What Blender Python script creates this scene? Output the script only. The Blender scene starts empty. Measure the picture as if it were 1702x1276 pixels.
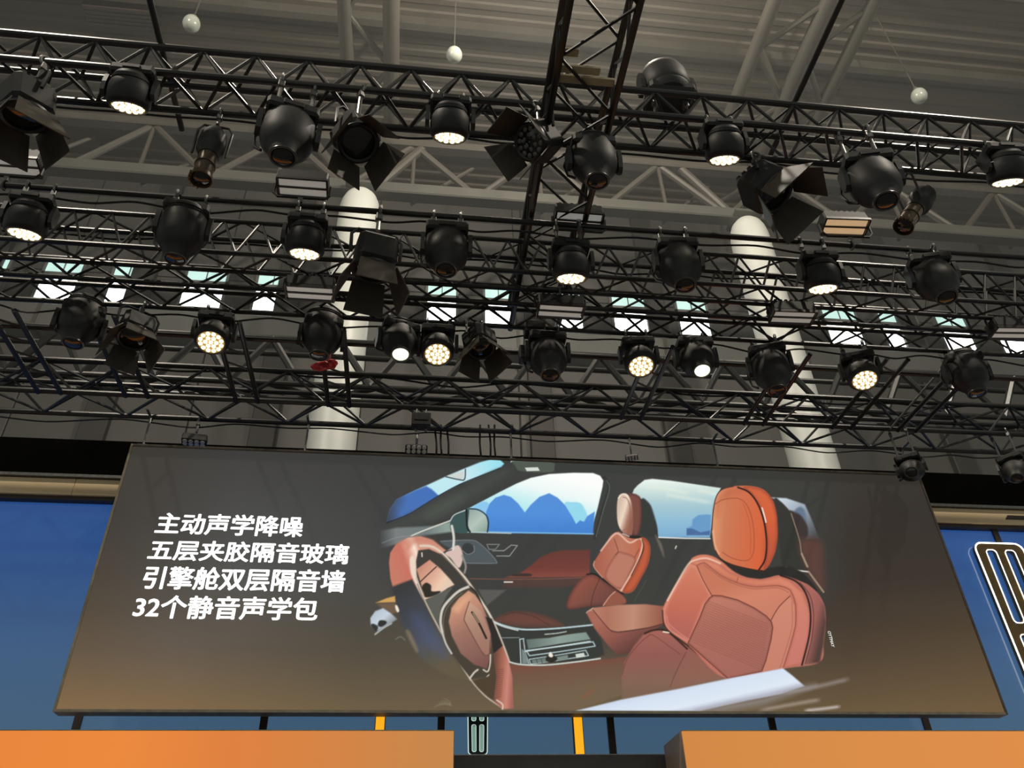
import bpy, bmesh, math, random
import numpy as np
from mathutils import Vector, Matrix

random.seed(7)
scene = bpy.context.scene
COL = scene.collection
R_ = math.radians

# ------------------------------------------------------------------ camera, world, exposure
F_PX, CX, CY = 1345.0, 851.0, 638.0
EYE = Vector((0, 0, 1.6))
_yaw, _pit, _rol = R_(-7.926), R_(36.0435), R_(-1.8975)
_fw = Vector((-math.sin(_yaw) * math.cos(_pit), math.cos(_yaw) * math.cos(_pit), math.sin(_pit)))
_r0 = Vector((math.cos(_yaw), math.sin(_yaw), 0))
_u0 = _r0.cross(_fw)
_rt = _r0 * math.cos(_rol) + _u0 * math.sin(_rol)
_up = -_r0 * math.sin(_rol) + _u0 * math.cos(_rol)
cam_data = bpy.data.cameras.new('camera')
cam = bpy.data.objects.new('camera', cam_data)
COL.objects.link(cam)
cam.matrix_world = Matrix(((_rt.x, _up.x, -_fw.x, EYE.x), (_rt.y, _up.y, -_fw.y, EYE.y), (_rt.z, _up.z, -_fw.z, EYE.z), (0, 0, 0, 1)))
cam_data.sensor_fit = 'HORIZONTAL'
cam_data.sensor_width = 36.0
cam_data.lens = F_PX * 36.0 / 1702.0
cam_data.clip_end = 200
scene.camera = cam

world = bpy.data.worlds.new('hall_ambient')
scene.world = world
world.use_nodes = True
bg = world.node_tree.nodes['Background']
bg.inputs[0].default_value = (0.90, 0.93, 0.86, 1)
bg.inputs[1].default_value = 0.30
vs = scene.view_settings
vs.view_transform = 'Standard'
vs.look = 'None'
vs.exposure = 0.0
vs.gamma = 1.0
vs.use_curve_mapping = False
try:
    scene.cycles.use_denoising = True
except Exception:
    pass


def ray(px, py):
    return _fw + _rt * ((px - CX) / F_PX) - _up * ((py - CY) / F_PX)


def P(px, py, Y=None, z=None, X=None):
    """The point on the ray through a photo pixel that lies on one plane of the place."""
    d = ray(px, py)
    if Y is not None:
        t = Y / d.y
    elif z is not None:
        t = (z - EYE.z) / d.z
    else:
        t = X / d.x
    return EYE + d * t


# ------------------------------------------------------------------ materials
MATS = {}


def srgb(c):
    return tuple((v / 255 / 12.92 if v / 255 <= 0.04045 else ((v / 255 + 0.055) / 1.055) ** 2.4) for v in c)


def mat(name, rgb, rough=0.5, metal=0.0, vary=0.0, scale=8.0, emit=None, strength=0.0, bump=0.0, spec=0.5):
    m = bpy.data.materials.new(name)
    m.use_nodes = True
    nt = m.node_tree
    b = nt.nodes['Principled BSDF']
    c = (*rgb, 1)
    b.inputs['Base Color'].default_value = c
    b.inputs['Roughness'].default_value = rough
    b.inputs['Metallic'].default_value = metal
    b.inputs['Specular IOR Level'].default_value = spec
    if vary or bump:
        tc = nt.nodes.new('ShaderNodeTexCoord')
        nz = nt.nodes.new('ShaderNodeTexNoise')
        nz.inputs['Scale'].default_value = scale
        nz.inputs['Detail'].default_value = 4
        nt.links.new(tc.outputs['Object'], nz.inputs['Vector'])
        if vary:
            rp = nt.nodes.new('ShaderNodeValToRGB')
            rp.color_ramp.elements[0].position = 0.3
            rp.color_ramp.elements[1].position = 0.7
            rp.color_ramp.elements[0].color = tuple(v * (1 - vary) for v in rgb) + (1,)
            rp.color_ramp.elements[1].color = tuple(min(1, v * (1 + vary)) for v in rgb) + (1,)
            nt.links.new(nz.outputs['Fac'], rp.inputs['Fac'])
            nt.links.new(rp.outputs['Color'], b.inputs['Base Color'])
        if bump:
            bp = nt.nodes.new('ShaderNodeBump')
            bp.inputs['Strength'].default_value = bump
            bp.inputs['Distance'].default_value = 0.02
            nt.links.new(nz.outputs['Fac'], bp.inputs['Height'])
            nt.links.new(bp.outputs['Normal'], b.inputs['Normal'])
    if emit:
        b.inputs['Emission Color'].default_value = (*emit, 1)
        b.inputs['Emission Strength'].default_value = strength
    MATS[name] = m
    return m


mat('truss_black', (0.013, 0.0132, 0.0125), 0.33, 0.0, 0.3, 20, spec=0.5)
mat('fixture_black', (0.013, 0.013, 0.0124), 0.55, 0.0, 0.25, 14, bump=0.05)
mat('fixture_grey', (0.022, 0.022, 0.021), 0.38, 0.0, 0.2, 14)
mat('barn_door', (0.05, 0.042, 0.03), 0.5, 0.0, 0.3, 6)
mat('steel_clamp', (0.20, 0.20, 0.19), 0.35, 0.85, 0.2, 30)
mat('bronze_barrel', (0.10, 0.075, 0.045), 0.28, 0.6, 0.3, 8)
mat('dark_glass', (0.012, 0.014, 0.014), 0.06, 0.0, 0.1, 5, spec=0.8)
mat('lens_rim', (0.09, 0.09, 0.085), 0.3, 0.5, 0.1, 10)
mat('lens_cell_lit', (0.9, 0.85, 0.6), 0.3, 0, 0.05, 9, emit=(1.0, 0.90, 0.60), strength=1.9)
mat('lens_face_lit', (0.4, 0.25, 0.1), 0.4, 0, 0.1, 9, emit=(1.0, 0.62, 0.18), strength=0.32)
mat('lens_cell_off', (0.16, 0.15, 0.13), 0.15, 0, 0.2, 9)
mat('lens_spot_lit', (0.8, 0.8, 0.6), 0.2, 0, 0.05, 9, emit=(0.95, 1.0, 0.72), strength=1.6)
mat('flood_reflector', (0.62, 0.61, 0.57), 0.35, 0.1, 0.1, 12, bump=0.05)
mat('flood_tube', (0.80, 0.79, 0.74), 0.25, 0, 0.06, 12, emit=(0.9, 0.9, 0.82), strength=0.18)
mat('flood_warm', (0.85, 0.62, 0.38), 0.3, 0, 0.08, 12, emit=(1.0, 0.66, 0.36), strength=0.42)
mat('ceiling_sheet', (0.085, 0.073, 0.055), 0.6, 0.0, 0.12, 0.4)
mat('roof_steel', (0.078, 0.072, 0.058), 0.5, 0.0, 0.12, 1.5)
mat('roof_steel_pale', (0.092, 0.092, 0.079), 0.5, 0.0, 0.12, 1.5)
mat('column_paint', (0.66, 0.68, 0.63), 0.42, 0.0, 0.05, 1.2)
mat('wall_sheet', (0.078, 0.076, 0.069), 0.55, 0.0, 0.08, 0.7)
mat('wall_joint', (0.025, 0.024, 0.021), 0.7, 0.0, 0.1, 2)
mat('pilaster_paint', (0.032, 0.03, 0.026), 0.6, 0.0, 0.1, 1.5)
mat('duct_sheet', (0.125, 0.128, 0.118), 0.45, 0.1, 0.08, 1.2)
mat('window_frame', (0.16, 0.17, 0.165), 0.5, 0.0, 0.1, 6)
mat('pane_daylight', (0.8, 0.85, 0.85), 0.1, 0, 0.02, 3, emit=(0.93, 1.0, 0.98), strength=4.5)
mat('pane_tinted', (0.25, 0.40, 0.37), 0.1, 0, 0.05, 3, emit=(0.58, 0.84, 0.77), strength=0.95)
mat('sill_white', (0.8, 0.82, 0.8), 0.35, 0, 0.04, 5)
mat('fascia_black', (0.004, 0.004, 0.0036), 0.7, 0.0, 0.2, 3, spec=0.0)
mat('trim_dark', (0.035, 0.022, 0.014), 0.5, 0.0, 0.2, 6)
mat('floor_carpet', (0.10, 0.10, 0.105), 0.9, 0.0, 0.2, 30)
mat('booth_base', (0.11, 0.106, 0.10), 0.5, 0.0, 0.15, 4)
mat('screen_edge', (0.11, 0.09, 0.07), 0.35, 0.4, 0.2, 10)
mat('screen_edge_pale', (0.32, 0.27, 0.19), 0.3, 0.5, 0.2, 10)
mat('cable_black', (0.012, 0.012, 0.012), 0.55, 0.0, 0.2, 20)
mat('red_cloth', (0.50, 0.02, 0.025), 0.5, 0.0, 0.35, 18, bump=0.5)
mat('pale_plank', (0.42, 0.37, 0.22), 0.6, 0.0, 0.15, 14)
mat('globe_glass', (0.40, 0.43, 0.38), 0.25, 0.0, 0.04, 6)
mat('logo_bronze', (0.20, 0.13, 0.055), 0.28, 0.75, 0.15, 10)
mat('neon_white', (1, 0.98, 0.9), 0.3, 0, 0.02, 4, emit=(1.0, 0.97, 0.86), strength=4.0)
mat('neon_soft', (0.7, 0.8, 0.75), 0.3, 0, 0.02, 4, emit=(0.62, 0.80, 0.72), strength=0.9)
mat('logo_dark', (0.03, 0.045, 0.06), 0.3, 0.0, 0.1, 10)
mat('amber_strip', (0.9, 0.4, 0.02), 0.4, 0, 0.03, 40, emit=(0.95, 0.42, 0.015), strength=1.0)
mat('text_white', (1, 1, 1), 0.5, 0, 0.01, 3, emit=(1.0, 1.0, 0.99), strength=1.3)
mat('text_pale', (0.6, 0.6, 0.6), 0.5, 0, 0.01, 3, emit=(0.62, 0.65, 0.64), strength=0.8)
mat('box_side', (0.66, 0.47, 0.32), 0.45, 0.0, 0.1, 4)


def ramp_emit(name, axis, lo, hi, stops, base=0.0, rough=0.3, vary=0.0):
    """A lit display: its colour follows the thing's own axis."""
    m = bpy.data.materials.new(name)
    m.use_nodes = True
    nt = m.node_tree
    b = nt.nodes['Principled BSDF']
    tc = nt.nodes.new('ShaderNodeTexCoord')
    sp = nt.nodes.new('ShaderNodeSeparateXYZ')
    mr = nt.nodes.new('ShaderNodeMapRange')
    mr.inputs['From Min'].default_value = lo
    mr.inputs['From Max'].default_value = hi
    rp = nt.nodes.new('ShaderNodeValToRGB')
    el = rp.color_ramp.elements
    for i, (p, c) in enumerate(stops):
        e = el[i] if i < 2 else el.new(p)
        e.position = p
        e.color = (*srgb(c), 1)
    nt.links.new(tc.outputs['Object'], sp.inputs[0])
    nt.links.new(sp.outputs[axis], mr.inputs['Value'])
    nt.links.new(mr.outputs[0], rp.inputs['Fac'])
    nt.links.new(rp.outputs['Color'], b.inputs['Emission Color'])
    b.inputs['Emission Strength'].default_value = 1.0
    b.inputs['Base Color'].default_value = (*base, 1) if isinstance(base, tuple) else (base, base, base, 1)
    b.inputs['Roughness'].default_value = rough
    MATS[name] = m
    return m


def wood_mat():
    m = bpy.data.materials.new('wood_veneer')
    m.use_nodes = True
    nt = m.node_tree
    b = nt.nodes['Principled BSDF']
    tc = nt.nodes.new('ShaderNodeTexCoord')
    mp = nt.nodes.new('ShaderNodeMapping')
    mp.inputs['Scale'].default_value = (0.6, 8, 22)
    nz = nt.nodes.new('ShaderNodeTexNoise')
    nz.inputs['Scale'].default_value = 2.0
    nz.inputs['Detail'].default_value = 6
    rp = nt.nodes.new('ShaderNodeValToRGB')
    rp.color_ramp.elements[0].color = (0.74, 0.53, 0.28, 1)
    rp.color_ramp.elements[1].color = (0.92, 0.73, 0.46, 1)
    nt.links.new(tc.outputs['Object'], mp.inputs[0])
    nt.links.new(mp.outputs[0], nz.inputs['Vector'])
    nt.links.new(nz.outputs['Fac'], rp.inputs['Fac'])
    nt.links.new(rp.outputs['Color'], b.inputs['Base Color'])
    b.inputs['Roughness'].default_value = 0.4
    MATS['wood_veneer'] = m


wood_mat()


# ------------------------------------------------------------------ mesh helpers
class MB:
    def __init__(s):
        s.v, s.f = [], []

    def add(s, vs_, fs):
        o = len(s.v)
        s.v += [tuple(p) for p in vs_]
        s.f += [tuple(i + o for i in f) for f in fs]
        return s

    def box(s, x0, x1, y0, y1, z0, z1, c=0.0):
        if c <= 0:
            vs_ = [(x, y, z) for z in (z0, z1) for y in (y0, y1) for x in (x0, x1)]
            return s.add(vs_, [(0, 2, 3, 1), (4, 5, 7, 6), (0, 1, 5, 4), (2, 6, 7, 3), (0, 4, 6, 2), (1, 3, 7, 5)])
        b = bmesh.new()
        bmesh.ops.create_cube(b, size=1)
        for v in b.verts:
            v.co = Vector(((x0 + x1) / 2 + v.co.x * (x1 - x0), (y0 + y1) / 2 + v.co.y * (y1 - y0), (z0 + z1) / 2 + v.co.z * (z1 - z0)))
        bmesh.ops.bevel(b, geom=list(b.edges), offset=c, segments=1, affect='EDGES')
        b.verts.index_update()
        s.add([v.co for v in b.verts], [[v.index for v in f.verts] for f in b.faces])
        b.free()
        return s

    def tube(s, pts, r, n=6, closed=False, caps=True):
        pts = [Vector(p) for p in pts]
        m = len(pts)
        rings = []
        ref = None
        for i, p in enumerate(pts):
            a = pts[(i - 1) % m] if (closed or i > 0) else pts[i]
            c = pts[(i + 1) % m] if (closed or i < m - 1) else pts[i]
            t = (c - a).normalized()
            if ref is None:
                ref = Vector((0, 0, 1)) if abs(t.z) < 0.9 else Vector((1, 0, 0))
            u = ref - t * ref.dot(t)
            if u.length < 1e-6:
                u = t.orthogonal()
            u.normalize()
            ref = u
            w = t.cross(u)
            rr = r[i] if isinstance(r, (list, tuple)) else r
            rings.append([p + (u * math.cos(2 * math.pi * k / n) + w * math.sin(2 * math.pi * k / n)) * rr for k in range(n)])
        vs_ = [v for g in rings for v in g]
        fs = []
        for i in range(m if closed else m - 1):
            j = (i + 1) % m
            for k in range(n):
                fs.append((i * n + k, i * n + (k + 1) % n, j * n + (k + 1) % n, j * n + k))
        if caps and not closed:
            fs.append(tuple(range(n - 1, -1, -1)))
            fs.append(tuple((m - 1) * n + k for k in range(n)))
        return s.add(vs_, fs)

    def lathe(s, prof, n=24, cx=0, cy=0, sx=1.0, sy=1.0):
        """Profile of (radius, z) spun about z."""
        m = len(prof)
        vs_, fs = [], []
        for (r, z) in prof:
            for k in range(n):
                a = 2 * math.pi * k / n
                vs_.append((cx + r * sx * math.cos(a), cy + r * sy * math.sin(a), z))
        for i in range(m - 1):
            for k in range(n):
                fs.append((i * n + k, i * n + (k + 1) % n, (i + 1) * n + (k + 1) % n, (i + 1) * n + k))
        fs.append(tuple(range(n - 1, -1, -1)))
        fs.append(tuple((m - 1) * n + k for k in range(n)))
        return s.add(vs_, fs)

    def prism(s, poly, y0, y1):
        """Outline in x,z pushed from y0 to y1."""
        n = len(poly)
        vs_ = [(x, y0, z) for x, z in poly] + [(x, y1, z) for x, z in poly]
        fs = [tuple(range(n)), tuple(range(2 * n - 1, n - 1, -1))]
        for i in range(n):
            j = (i + 1) % n
            fs.append((i, i + n, j + n, j))
        return s.add(vs_, fs)

    def xf(s, M):
        s.v = [tuple(M @ Vector(p)) for p in s.v]
        return s

    def mesh(s, name, material, smooth=False):
        me = bpy.data.meshes.new(name)
        me.from_pydata(s.v, [], s.f)
        b = bmesh.new()
        b.from_mesh(me)
        bmesh.ops.recalc_face_normals(b, faces=list(b.faces))
        b.to_mesh(me)
        b.free()
        if smooth:
            for p in me.polygons:
                p.use_smooth = True
            me.set_sharp_from_angle(angle=R_(35))
        me.materials.append(MATS[material] if isinstance(material, str) else material)
        return me


def link(name, me, parent=None, M=None):
    o = bpy.data.objects.new(name, me)
    COL.objects.link(o)
    if parent is not None:
        o.parent = parent
    if M is not None:
        o.matrix_local = M
    return o


def build(mb, name, material, parent=None, M=None, smooth=False):
    return link(name, mb.mesh(name, material, smooth), parent, M)


def tag(o, label=None, cat=None, group=None, kind=None):
    if label:
        o['label'] = label
    if cat:
        o['category'] = cat
    if group:
        o['group'] = group
    if kind:
        o['kind'] = kind
    return o


def empty(name, loc=(0, 0, 0), rz=0.0):
    o = bpy.data.objects.new(name, None)
    COL.objects.link(o)
    o.location = loc
    o.rotation_euler = (0, 0, rz)
    o.empty_display_size = 0.1
    return o


UNIT = {}


def unit_bar(material, n=6):
    key = (material, n)
    if key not in UNIT:
        UNIT[key] = MB().lathe([(1, 0), (1, 1)], n).mesh('bar', material, True)
    return UNIT[key]


def bar(name, p, q, r, material, parent, n=6, origin=Vector((0, 0, 0))):
    """A straight tube between two points that shares one unit mesh."""
    p = Vector(p) - origin
    q = Vector(q) - origin
    d = q - p
    L = d.length
    z = d / L
    x = z.orthogonal().normalized()
    y = z.cross(x)
    M = Matrix(((x.x * r, y.x * r, z.x * L, p.x), (x.y * r, y.y * r, z.y * L, p.y), (x.z * r, y.z * r, z.z * L, p.z), (0, 0, 0, 1)))
    return link(name, unit_bar(material, n), parent, M)


# ------------------------------------------------------------------ the hall
ZE = EYE.z
HY = 17.0            # the hall's far wall
COLY = 13.0          # line of columns and the roof truss above them
CEIL = ZE + 19.6

fl = build(MB().box(-26, 34, -8, HY + 0.4, -0.12, 0), 'floor', 'floor_carpet')
tag(fl, kind='structure')

# corrugated roof sheet: ribs run along the hall
mb = MB()
prof = []
y = -8.0
while y < HY + 0.35:
    prof += [(y, 0.0), (y + 0.13, 0.0), (y + 0.17, 0.05), (y + 0.32, 0.05)]
    y += 0.36
n = len(prof)
vv = [(-26, a, CEIL + b) for a, b in prof] + [(34, a, CEIL + b) for a, b in prof]
mb.add(vv, [(i, i + 1, n + i + 1, n + i) for i in range(n - 1)])
ce = build(mb, 'ceiling', 'ceiling_sheet')
tag(ce, kind='structure')
for i, yy in enumerate((9.0, 11.3, 14.8)):
    q = build(MB().box(-26, 34, yy - 0.09, yy + 0.09, CEIL - 0.34, CEIL - 0.002), 'purlin', 'roof_steel', ce)

# far wall with cladding panels and pilasters
wb = build(MB().box(-26, 34, HY, HY + 0.35, 0, CEIL + 0.05), 'wall_back', 'wall_joint')
tag(wb, kind='structure')
pw, ph = 3.98, 1.47
panel_me = MB().box(0, pw, -0.06, 0, 0, ph, 0.015).mesh('cladding_panel', 'wall_sheet')
for r in range(14):
    for c in range(10):
        link('cladding_panel', panel_me, wb, Matrix.Translation((-17.5 + c * (pw + 0.03), HY - 0.001, 0.6 + r * (ph + 0.03))))
pil_me = MB().box(-0.3, 0.3, -0.2, 0, 0, CEIL, 0.02).mesh('pilaster', 'pilaster_paint')
for kx in (-0.90, -0.67, -0.442, -0.217, 0.18, 0.385, 0.597, 0.838, 1.078, 1.31):
    link('pilaster', pil_me, wb, Matrix.Translation((kx * HY, HY - 0.062, 0)))
# a sheet-metal duct runs under the windows
DZ = 0.80 * (HY - 0.62)
DH = 0.845 * (HY - 0.62) - DZ
du = empty('ventilation_duct', (0, HY - 0.07, ZE + DZ))
tag(du, 'long pale grey rectangular duct running along the far wall under the windows', 'duct')
for c in range(9):
    build(MB().box(-17.5 + c * 4.0, -13.53 + c * 4.0, -0.55, 0.0, 0, DH, 0.02), 'duct_section', 'duct_sheet', du)
for c in range(10):
    build(MB().box(-17.55 + c * 4.0, -17.47 + c * 4.0, -0.58, 0.0, -0.03, DH + 0.03), 'flange', 'roof_steel', du)

win = [(-0.67, .05), (-0.5625, .053), (-0.4645, .045), (-0.347, .060), (-0.243, .048), (-0.02, .046), (0.027, .046), (0.120, .044), (0.237, .042),
       (0.340, .055), (0.450, .050), (0.716, .059), (0.824, .068), (0.9245, .053), (1.03, .052), (1.135, .052)]
win = [w for w in win if w[0] != -0.02]
for i, (kx, kw) in enumerate(win):
    X, W = kx * HY, kw * HY
    w = empty('window_%d' % (i + 1), (X, HY - 0.06, ZE + 0.845 * HY))
    tag(w, kind='structure')
    z0, z1, z2, z3 = 0.0, 0.048 * HY, 0.056 * HY, 0.084 * HY
    t = 0.07
    fr = MB()
    fr.box(-W / 2 - t, W / 2 + t, -0.12, 0, z0 - t, z0)
    fr.box(-W / 2 - t, W / 2 + t, -0.12, 0, z1, z2)
    fr.box(-W / 2 - t, W / 2 + t, -0.12, 0, z3, z3 + t)
    fr.box(-W / 2 - t, -W / 2, -0.12, 0, z0, z3)
    fr.box(W / 2, W / 2 + t, -0.12, 0, z0, z3)
    build(fr, 'window_frame', 'window_frame', w)
    build(MB().box(-W / 2, W / 2, -0.10, -0.08, z0, z1), 'pane', 'pane_daylight', w)
    build(MB().box(-W / 2, W / 2, -0.10, -0.08, z2, z3), 'pane', 'pane_tinted', w)
    build(MB().box(-0.012, 0.012, -0.13, -0.05, z2, z3), 'muntin', 'window_frame', w)
    build(MB().box(-W / 2 - 0.1, W / 2 + 0.1, -0.16, 0.0, z0 - t - 0.05, z0 - t, 0.01), 'window_sill', 'sill_white', w)


# white round columns that carry the roof truss
def column(X, label):
    c = empty('hall_column', (X, COLY, 0))
    tag(c, label, 'column')
    top = ZE + 1.085 * COLY
    r = 0.0355 * COLY
    build(MB().lathe([(r, 0), (r, top)], 40), 'shaft', 'column_paint', c, smooth=True)
    dome = [(r, top), (r * 0.99, top + 0.18), (r * 0.93, top + 0.38), (r * 0.80, top + 0.56), (r * 0.58, top + 0.70), (r * 0.3, top + 0.78)]
    build(MB().lathe(dome, 40), 'cap', 'column_paint', c, smooth=True)
    build(MB().box(-0.36, 0.36, -0.36, 0.36, top + 0.76, top + 0.84, 0.01), 'bearing_plate', 'roof_steel_pale', c)
    build(MB().lathe([(0.2, top + 0.84), (0.17, ZE + 1.157 * COLY)], 20), 'stub', 'roof_steel_pale', c, smooth=True)
    for s in (-1, 1):
        build(MB().tube([(s * 0.2, 0, top + 0.82), (s * 1.35, 0, ZE + 1.285 * COLY)], 0.11, 10), 'strut', 'roof_steel', c, smooth=True)
    return c


column(-0.123 * COLY, 'white round hall column with domed top behind the small red cloth')
column(0.597 * COLY, 'plain white round hall column behind the olive barn-door lamp')

# deep roof truss that runs along the hall on top of the columns
rt = empty('roof_truss', (0, COLY, ZE + 1.155 * COLY))
tag(rt, 'long grey steel roof truss with W web resting on the white columns', 'roof truss')
zl, zu = 0.0, 0.135 * COLY
build(MB().box(-26, 34, -0.17, 0.17, zl - 0.17, zl + 0.17, 0.03), 'chord', 'roof_steel_pale', rt)
build(MB().box(-26, 34, -0.14, 0.14, zu - 0.12, zu + 0.12, 0.03), 'chord', 'roof_steel', rt)
x = -17.6
org = Vector((0, 0, 0))
i = 0
while x < 26:
    bar('web', (x, 0, zl), (x + 1.56, 0, zu), 0.085, 'roof_steel', rt, 8)
    bar('web', (x + 1.56, 0, zu), (x + 3.12, 0, zl), 0.085, 'roof_steel', rt, 8)
    bar('web', (x + 1.56, 0.35, zl), (x + 3.12, 0.5, zu), 0.05, 'roof_steel', rt, 8)
    bar('web', (x + 1.56, 0, zl), (x + 1.56, 0, zu), 0.05, 'roof_steel', rt, 8)
    x += 3.12


# tubular roof girders that run in depth under the sheet
def girder(xs, label, group=None):
    z = ZE + 17.1
    g = empty('roof_girder', (xs[0], 0, z))
    tag(g, label, 'roof girder')
    for k, X in enumerate(xs):
        bar('chord', (X - xs[0], -6, 0), (X - xs[0], 13.2, 0), 0.16 if k != 1 else 0.19, 'roof_steel', g, 12)
    for a, b in zip(xs[:-1], xs[1:]):
        yy = 2.0
        while yy < 12.5:
            bar('web', (a - xs[0], yy, 0), (b - xs[0], yy + 1.3, 0), 0.075, 'roof_steel', g, 8)
            bar('web', (b - xs[0], yy + 1.3, 0), (b - xs[0], yy + 1.3, 2.3), 0.06, 'roof_steel', g, 8)
            bar('web', (b - xs[0], yy + 1.3, 0), (a - xs[0], yy + 2.6, 0), 0.075, 'roof_steel', g, 8)
            yy += 2.6
    return g


girder([-0.120 * 17.1, -0.061 * 17.1], 'pale tubular roof girder of two pipes above the domed column')
girder([0.427 * 17.1, 0.497 * 17.1, 0.556 * 17.1], 'tubular roof girder of three pipes braced by diagonals beside a pendant lamp')


# pendant globe lamps on rods
def pendant(px, py, label, z=ZE + 16.2):
    p = P(px, py, z=z)
    o = empty('pendant_lamp', (p.x, p.y, p.z))
    tag(o, label, 'lamp', 'pendant lamps under the hall roof')
    build(MB().lathe([(0.02, 0.2), (0.09, 0.19), (0.15, 0.13), (0.175, 0.05), (0.175, -0.03), (0.14, -0.12), (0.08, -0.165), (0.02, -0.18)], 20), 'globe', 'globe_glass', o, smooth=True)
    build(MB().lathe([(0.06, 0.30), (0.075, 0.20), (0.07, 0.17)], 14), 'holder', 'roof_steel', o, smooth=True)
    bar('rod', (0, 0, 0.28), (0, 0, CEIL - p.z - 0.02), 0.014, 'roof_steel', o)
    return o


pendant(318, 40, 'pale round pendant globe lamp hanging beside a dark duct opening')
pendant(755, 92, 'pale round pendant globe lamp hanging between the pale pipe girder and the ladder truss')
pendant(1528, 160, 'pale round pendant globe lamp hanging beside the three-pipe girder')

# roof air inlet
p = P(200, 30, z=CEIL - 0.3)
ai = empty('roof_air_inlet', (p.x, p.y, p.z))
tag(ai, 'dark rectangular air inlet set in the corrugated roof', 'vent')
build(MB().box(-0.85, 0.85, -0.26, 0.26, 0.0, 0.30, 0.02), 'housing', 'trim_dark', ai)
for k in range(5):
    build(MB().box(-0.8, 0.8, -0.22 + 0.1 * k, -0.16 + 0.1 * k, -0.03, 0.0), 'louvre', 'pilaster_paint', ai)

# a lit warm hall lamp over the ladder truss; two unseen ones added for brightness
mat('lamp_warm', (1, 0.9, 0.7), 0.3, 0, 0.02, 4, emit=(1.0, 0.84, 0.62), strength=20)
lp = P(960, -190, z=ZE + 16.4)
for (loc, energy, lab) in ((lp, 2000, 'lit warm high bay hall lamp with bell reflector above the ladder truss'),
                           (Vector((-7.5, 0.5, ZE + 16.4)), 3000, 'unseen high bay lamp added for brightness on the text side of the screen'),
                           (Vector((10.5, 0.5, ZE + 16.4)), 3000, 'unseen high bay lamp added for brightness on the neon emblem side')):
    hl = empty('unseen_high_bay_lamp', loc)
    tag(hl, lab, 'lamp')
    build(MB().lathe([(0.05, 0.5), (0.09, 0.3), (0.22, 0.12), (0.3, 0.0), (0.29, 0.0), (0.2, 0.11)], 24), 'reflector', 'roof_steel_pale', hl, smooth=True)
    bar('rod', (0, 0, 0.45), (0, 0, CEIL - loc.z - 0.02), 0.02, 'roof_steel', hl)
    build(MB().lathe([(0.02, 0.14), (0.10, 0.10), (0.13, 0.0), (0.10, -0.1), (0.02, -0.13)], 18), 'bulb', 'lamp_warm', hl, smooth=True)
    ld = bpy.data.lights.new('unseen_high_bay_light', 'POINT')
    ld.energy = energy
    ld.color = (1.0, 0.90, 0.76)
    ld.shadow_soft_size = 0.25
    lo = bpy.data.objects.new('unseen_high_bay_light', ld)
    COL.objects.link(lo)
    lo.parent = hl
    lo.location = (0, 0, -0.3)

# ------------------------------------------------------------------ the booth behind the screen
WY = 8.35
pit = 0.2017 * WY
x_first = -0.361 * WY
zb, zt = ZE + 0.203 * WY, ZE + 0.508 * WY
ramp_emit('led_blue', 2, zb, zt, [(0.0, (62, 88, 108)), (1.0, (36, 70, 128)), (0.35, (58, 84, 118)), (0.7, (40, 72, 124))], (0.012, 0.05, 0.12), 0.12)
lw = empty('led_backdrop', (0, WY, 0))
tag(lw, 'glossy blue LED backdrop wall of tall panels behind the hanging screen', 'backdrop')
pm = MB().box(0.035, pit - 0.035, 0, 0.05, zb, zt).mesh('display_panel', 'led_blue')
mm = MB().box(-0.034, 0.034, -0.03, 0.05, zb - 0.02, zt + 0.03).mesh('mullion', 'trim_dark')
for i in range(-3, 10):
    link('display_panel', pm, lw, Matrix.Translation((x_first + i * pit, 0, 0)))
    link('mullion', mm, lw, Matrix.Translation((x_first + i * pit, 0, 0)))
XA, XB = x_first - 3 * pit, x_first + 10 * pit
fa = empty('booth_fascia', (0, WY, 0))
tag(fa, 'matt black booth fascia with a wood band along its lower edge', 'fascia')
build(MB().box(XA, XB, -0.12, 0.5, ZE + 0.5405 * WY, ZE + 0.597 * WY, 0.01), 'black_panel', 'fascia_black', fa)
for i in range(-1, 4):
    x0 = XA + (i + 1) * (XB - XA) / 5
    build(MB().box(x0 + 0.002, x0 + (XB - XA) / 5 - 0.002, -0.10, 0.3, ZE + 0.5145 * WY, ZE + 0.538 * WY, 0.004), 'wood_board', 'wood_veneer', fa)
build(MB().box(XA, XB, -0.14, -0.08, ZE + 0.5385 * WY, ZE + 0.5425 * WY), 'light_edge', 'steel_clamp', fa)
build(MB().box(XA, XB, -0.07, 0.3, ZE + 0.509 * WY, ZE + 0.5143 * WY), 'dark_trim', 'trim_dark', fa)  # thin dark trim strip under the wood boards
build(MB().prism([(0.872 * WY, ZE + 0.529 * WY), (0.905 * WY, ZE + 0.529 * WY), (0.90 * WY, ZE + 0.522 * WY), (0.866 * WY, ZE + 0.522 * WY)], -0.105, -0.099), 'recess', 'trim_dark', fa)
bb = build(MB().box(XA, XB, WY - 0.2, WY + 0.5, 0, ZE + 0.2 * WY, 0.01), 'plinth_wall', 'booth_base')
tag(bb, 'dark grey booth base wall under the blue backdrop', 'wall')

# amber light strips on the backdrop
for kx, lab in ((-0.028, 'upright amber LED strip rising behind the low orange wall beside the small emblem'), (0.2035, 'upright amber LED strip standing free on the dark plinth wall')):
    st = empty('light_strip', (kx * WY, WY - 0.03, zb))
    tag(st, lab, 'light strip', 'amber strips on the backdrop')
    build(MB().box(-0.05, 0.05, -0.03, 0.02, 0.0, 0.9), 'channel', 'trim_dark', st)
    build(MB().box(-0.042, 0.042, -0.04, -0.03, 0.0, 0.9), 'diffuser', 'amber_strip', st)


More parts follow.
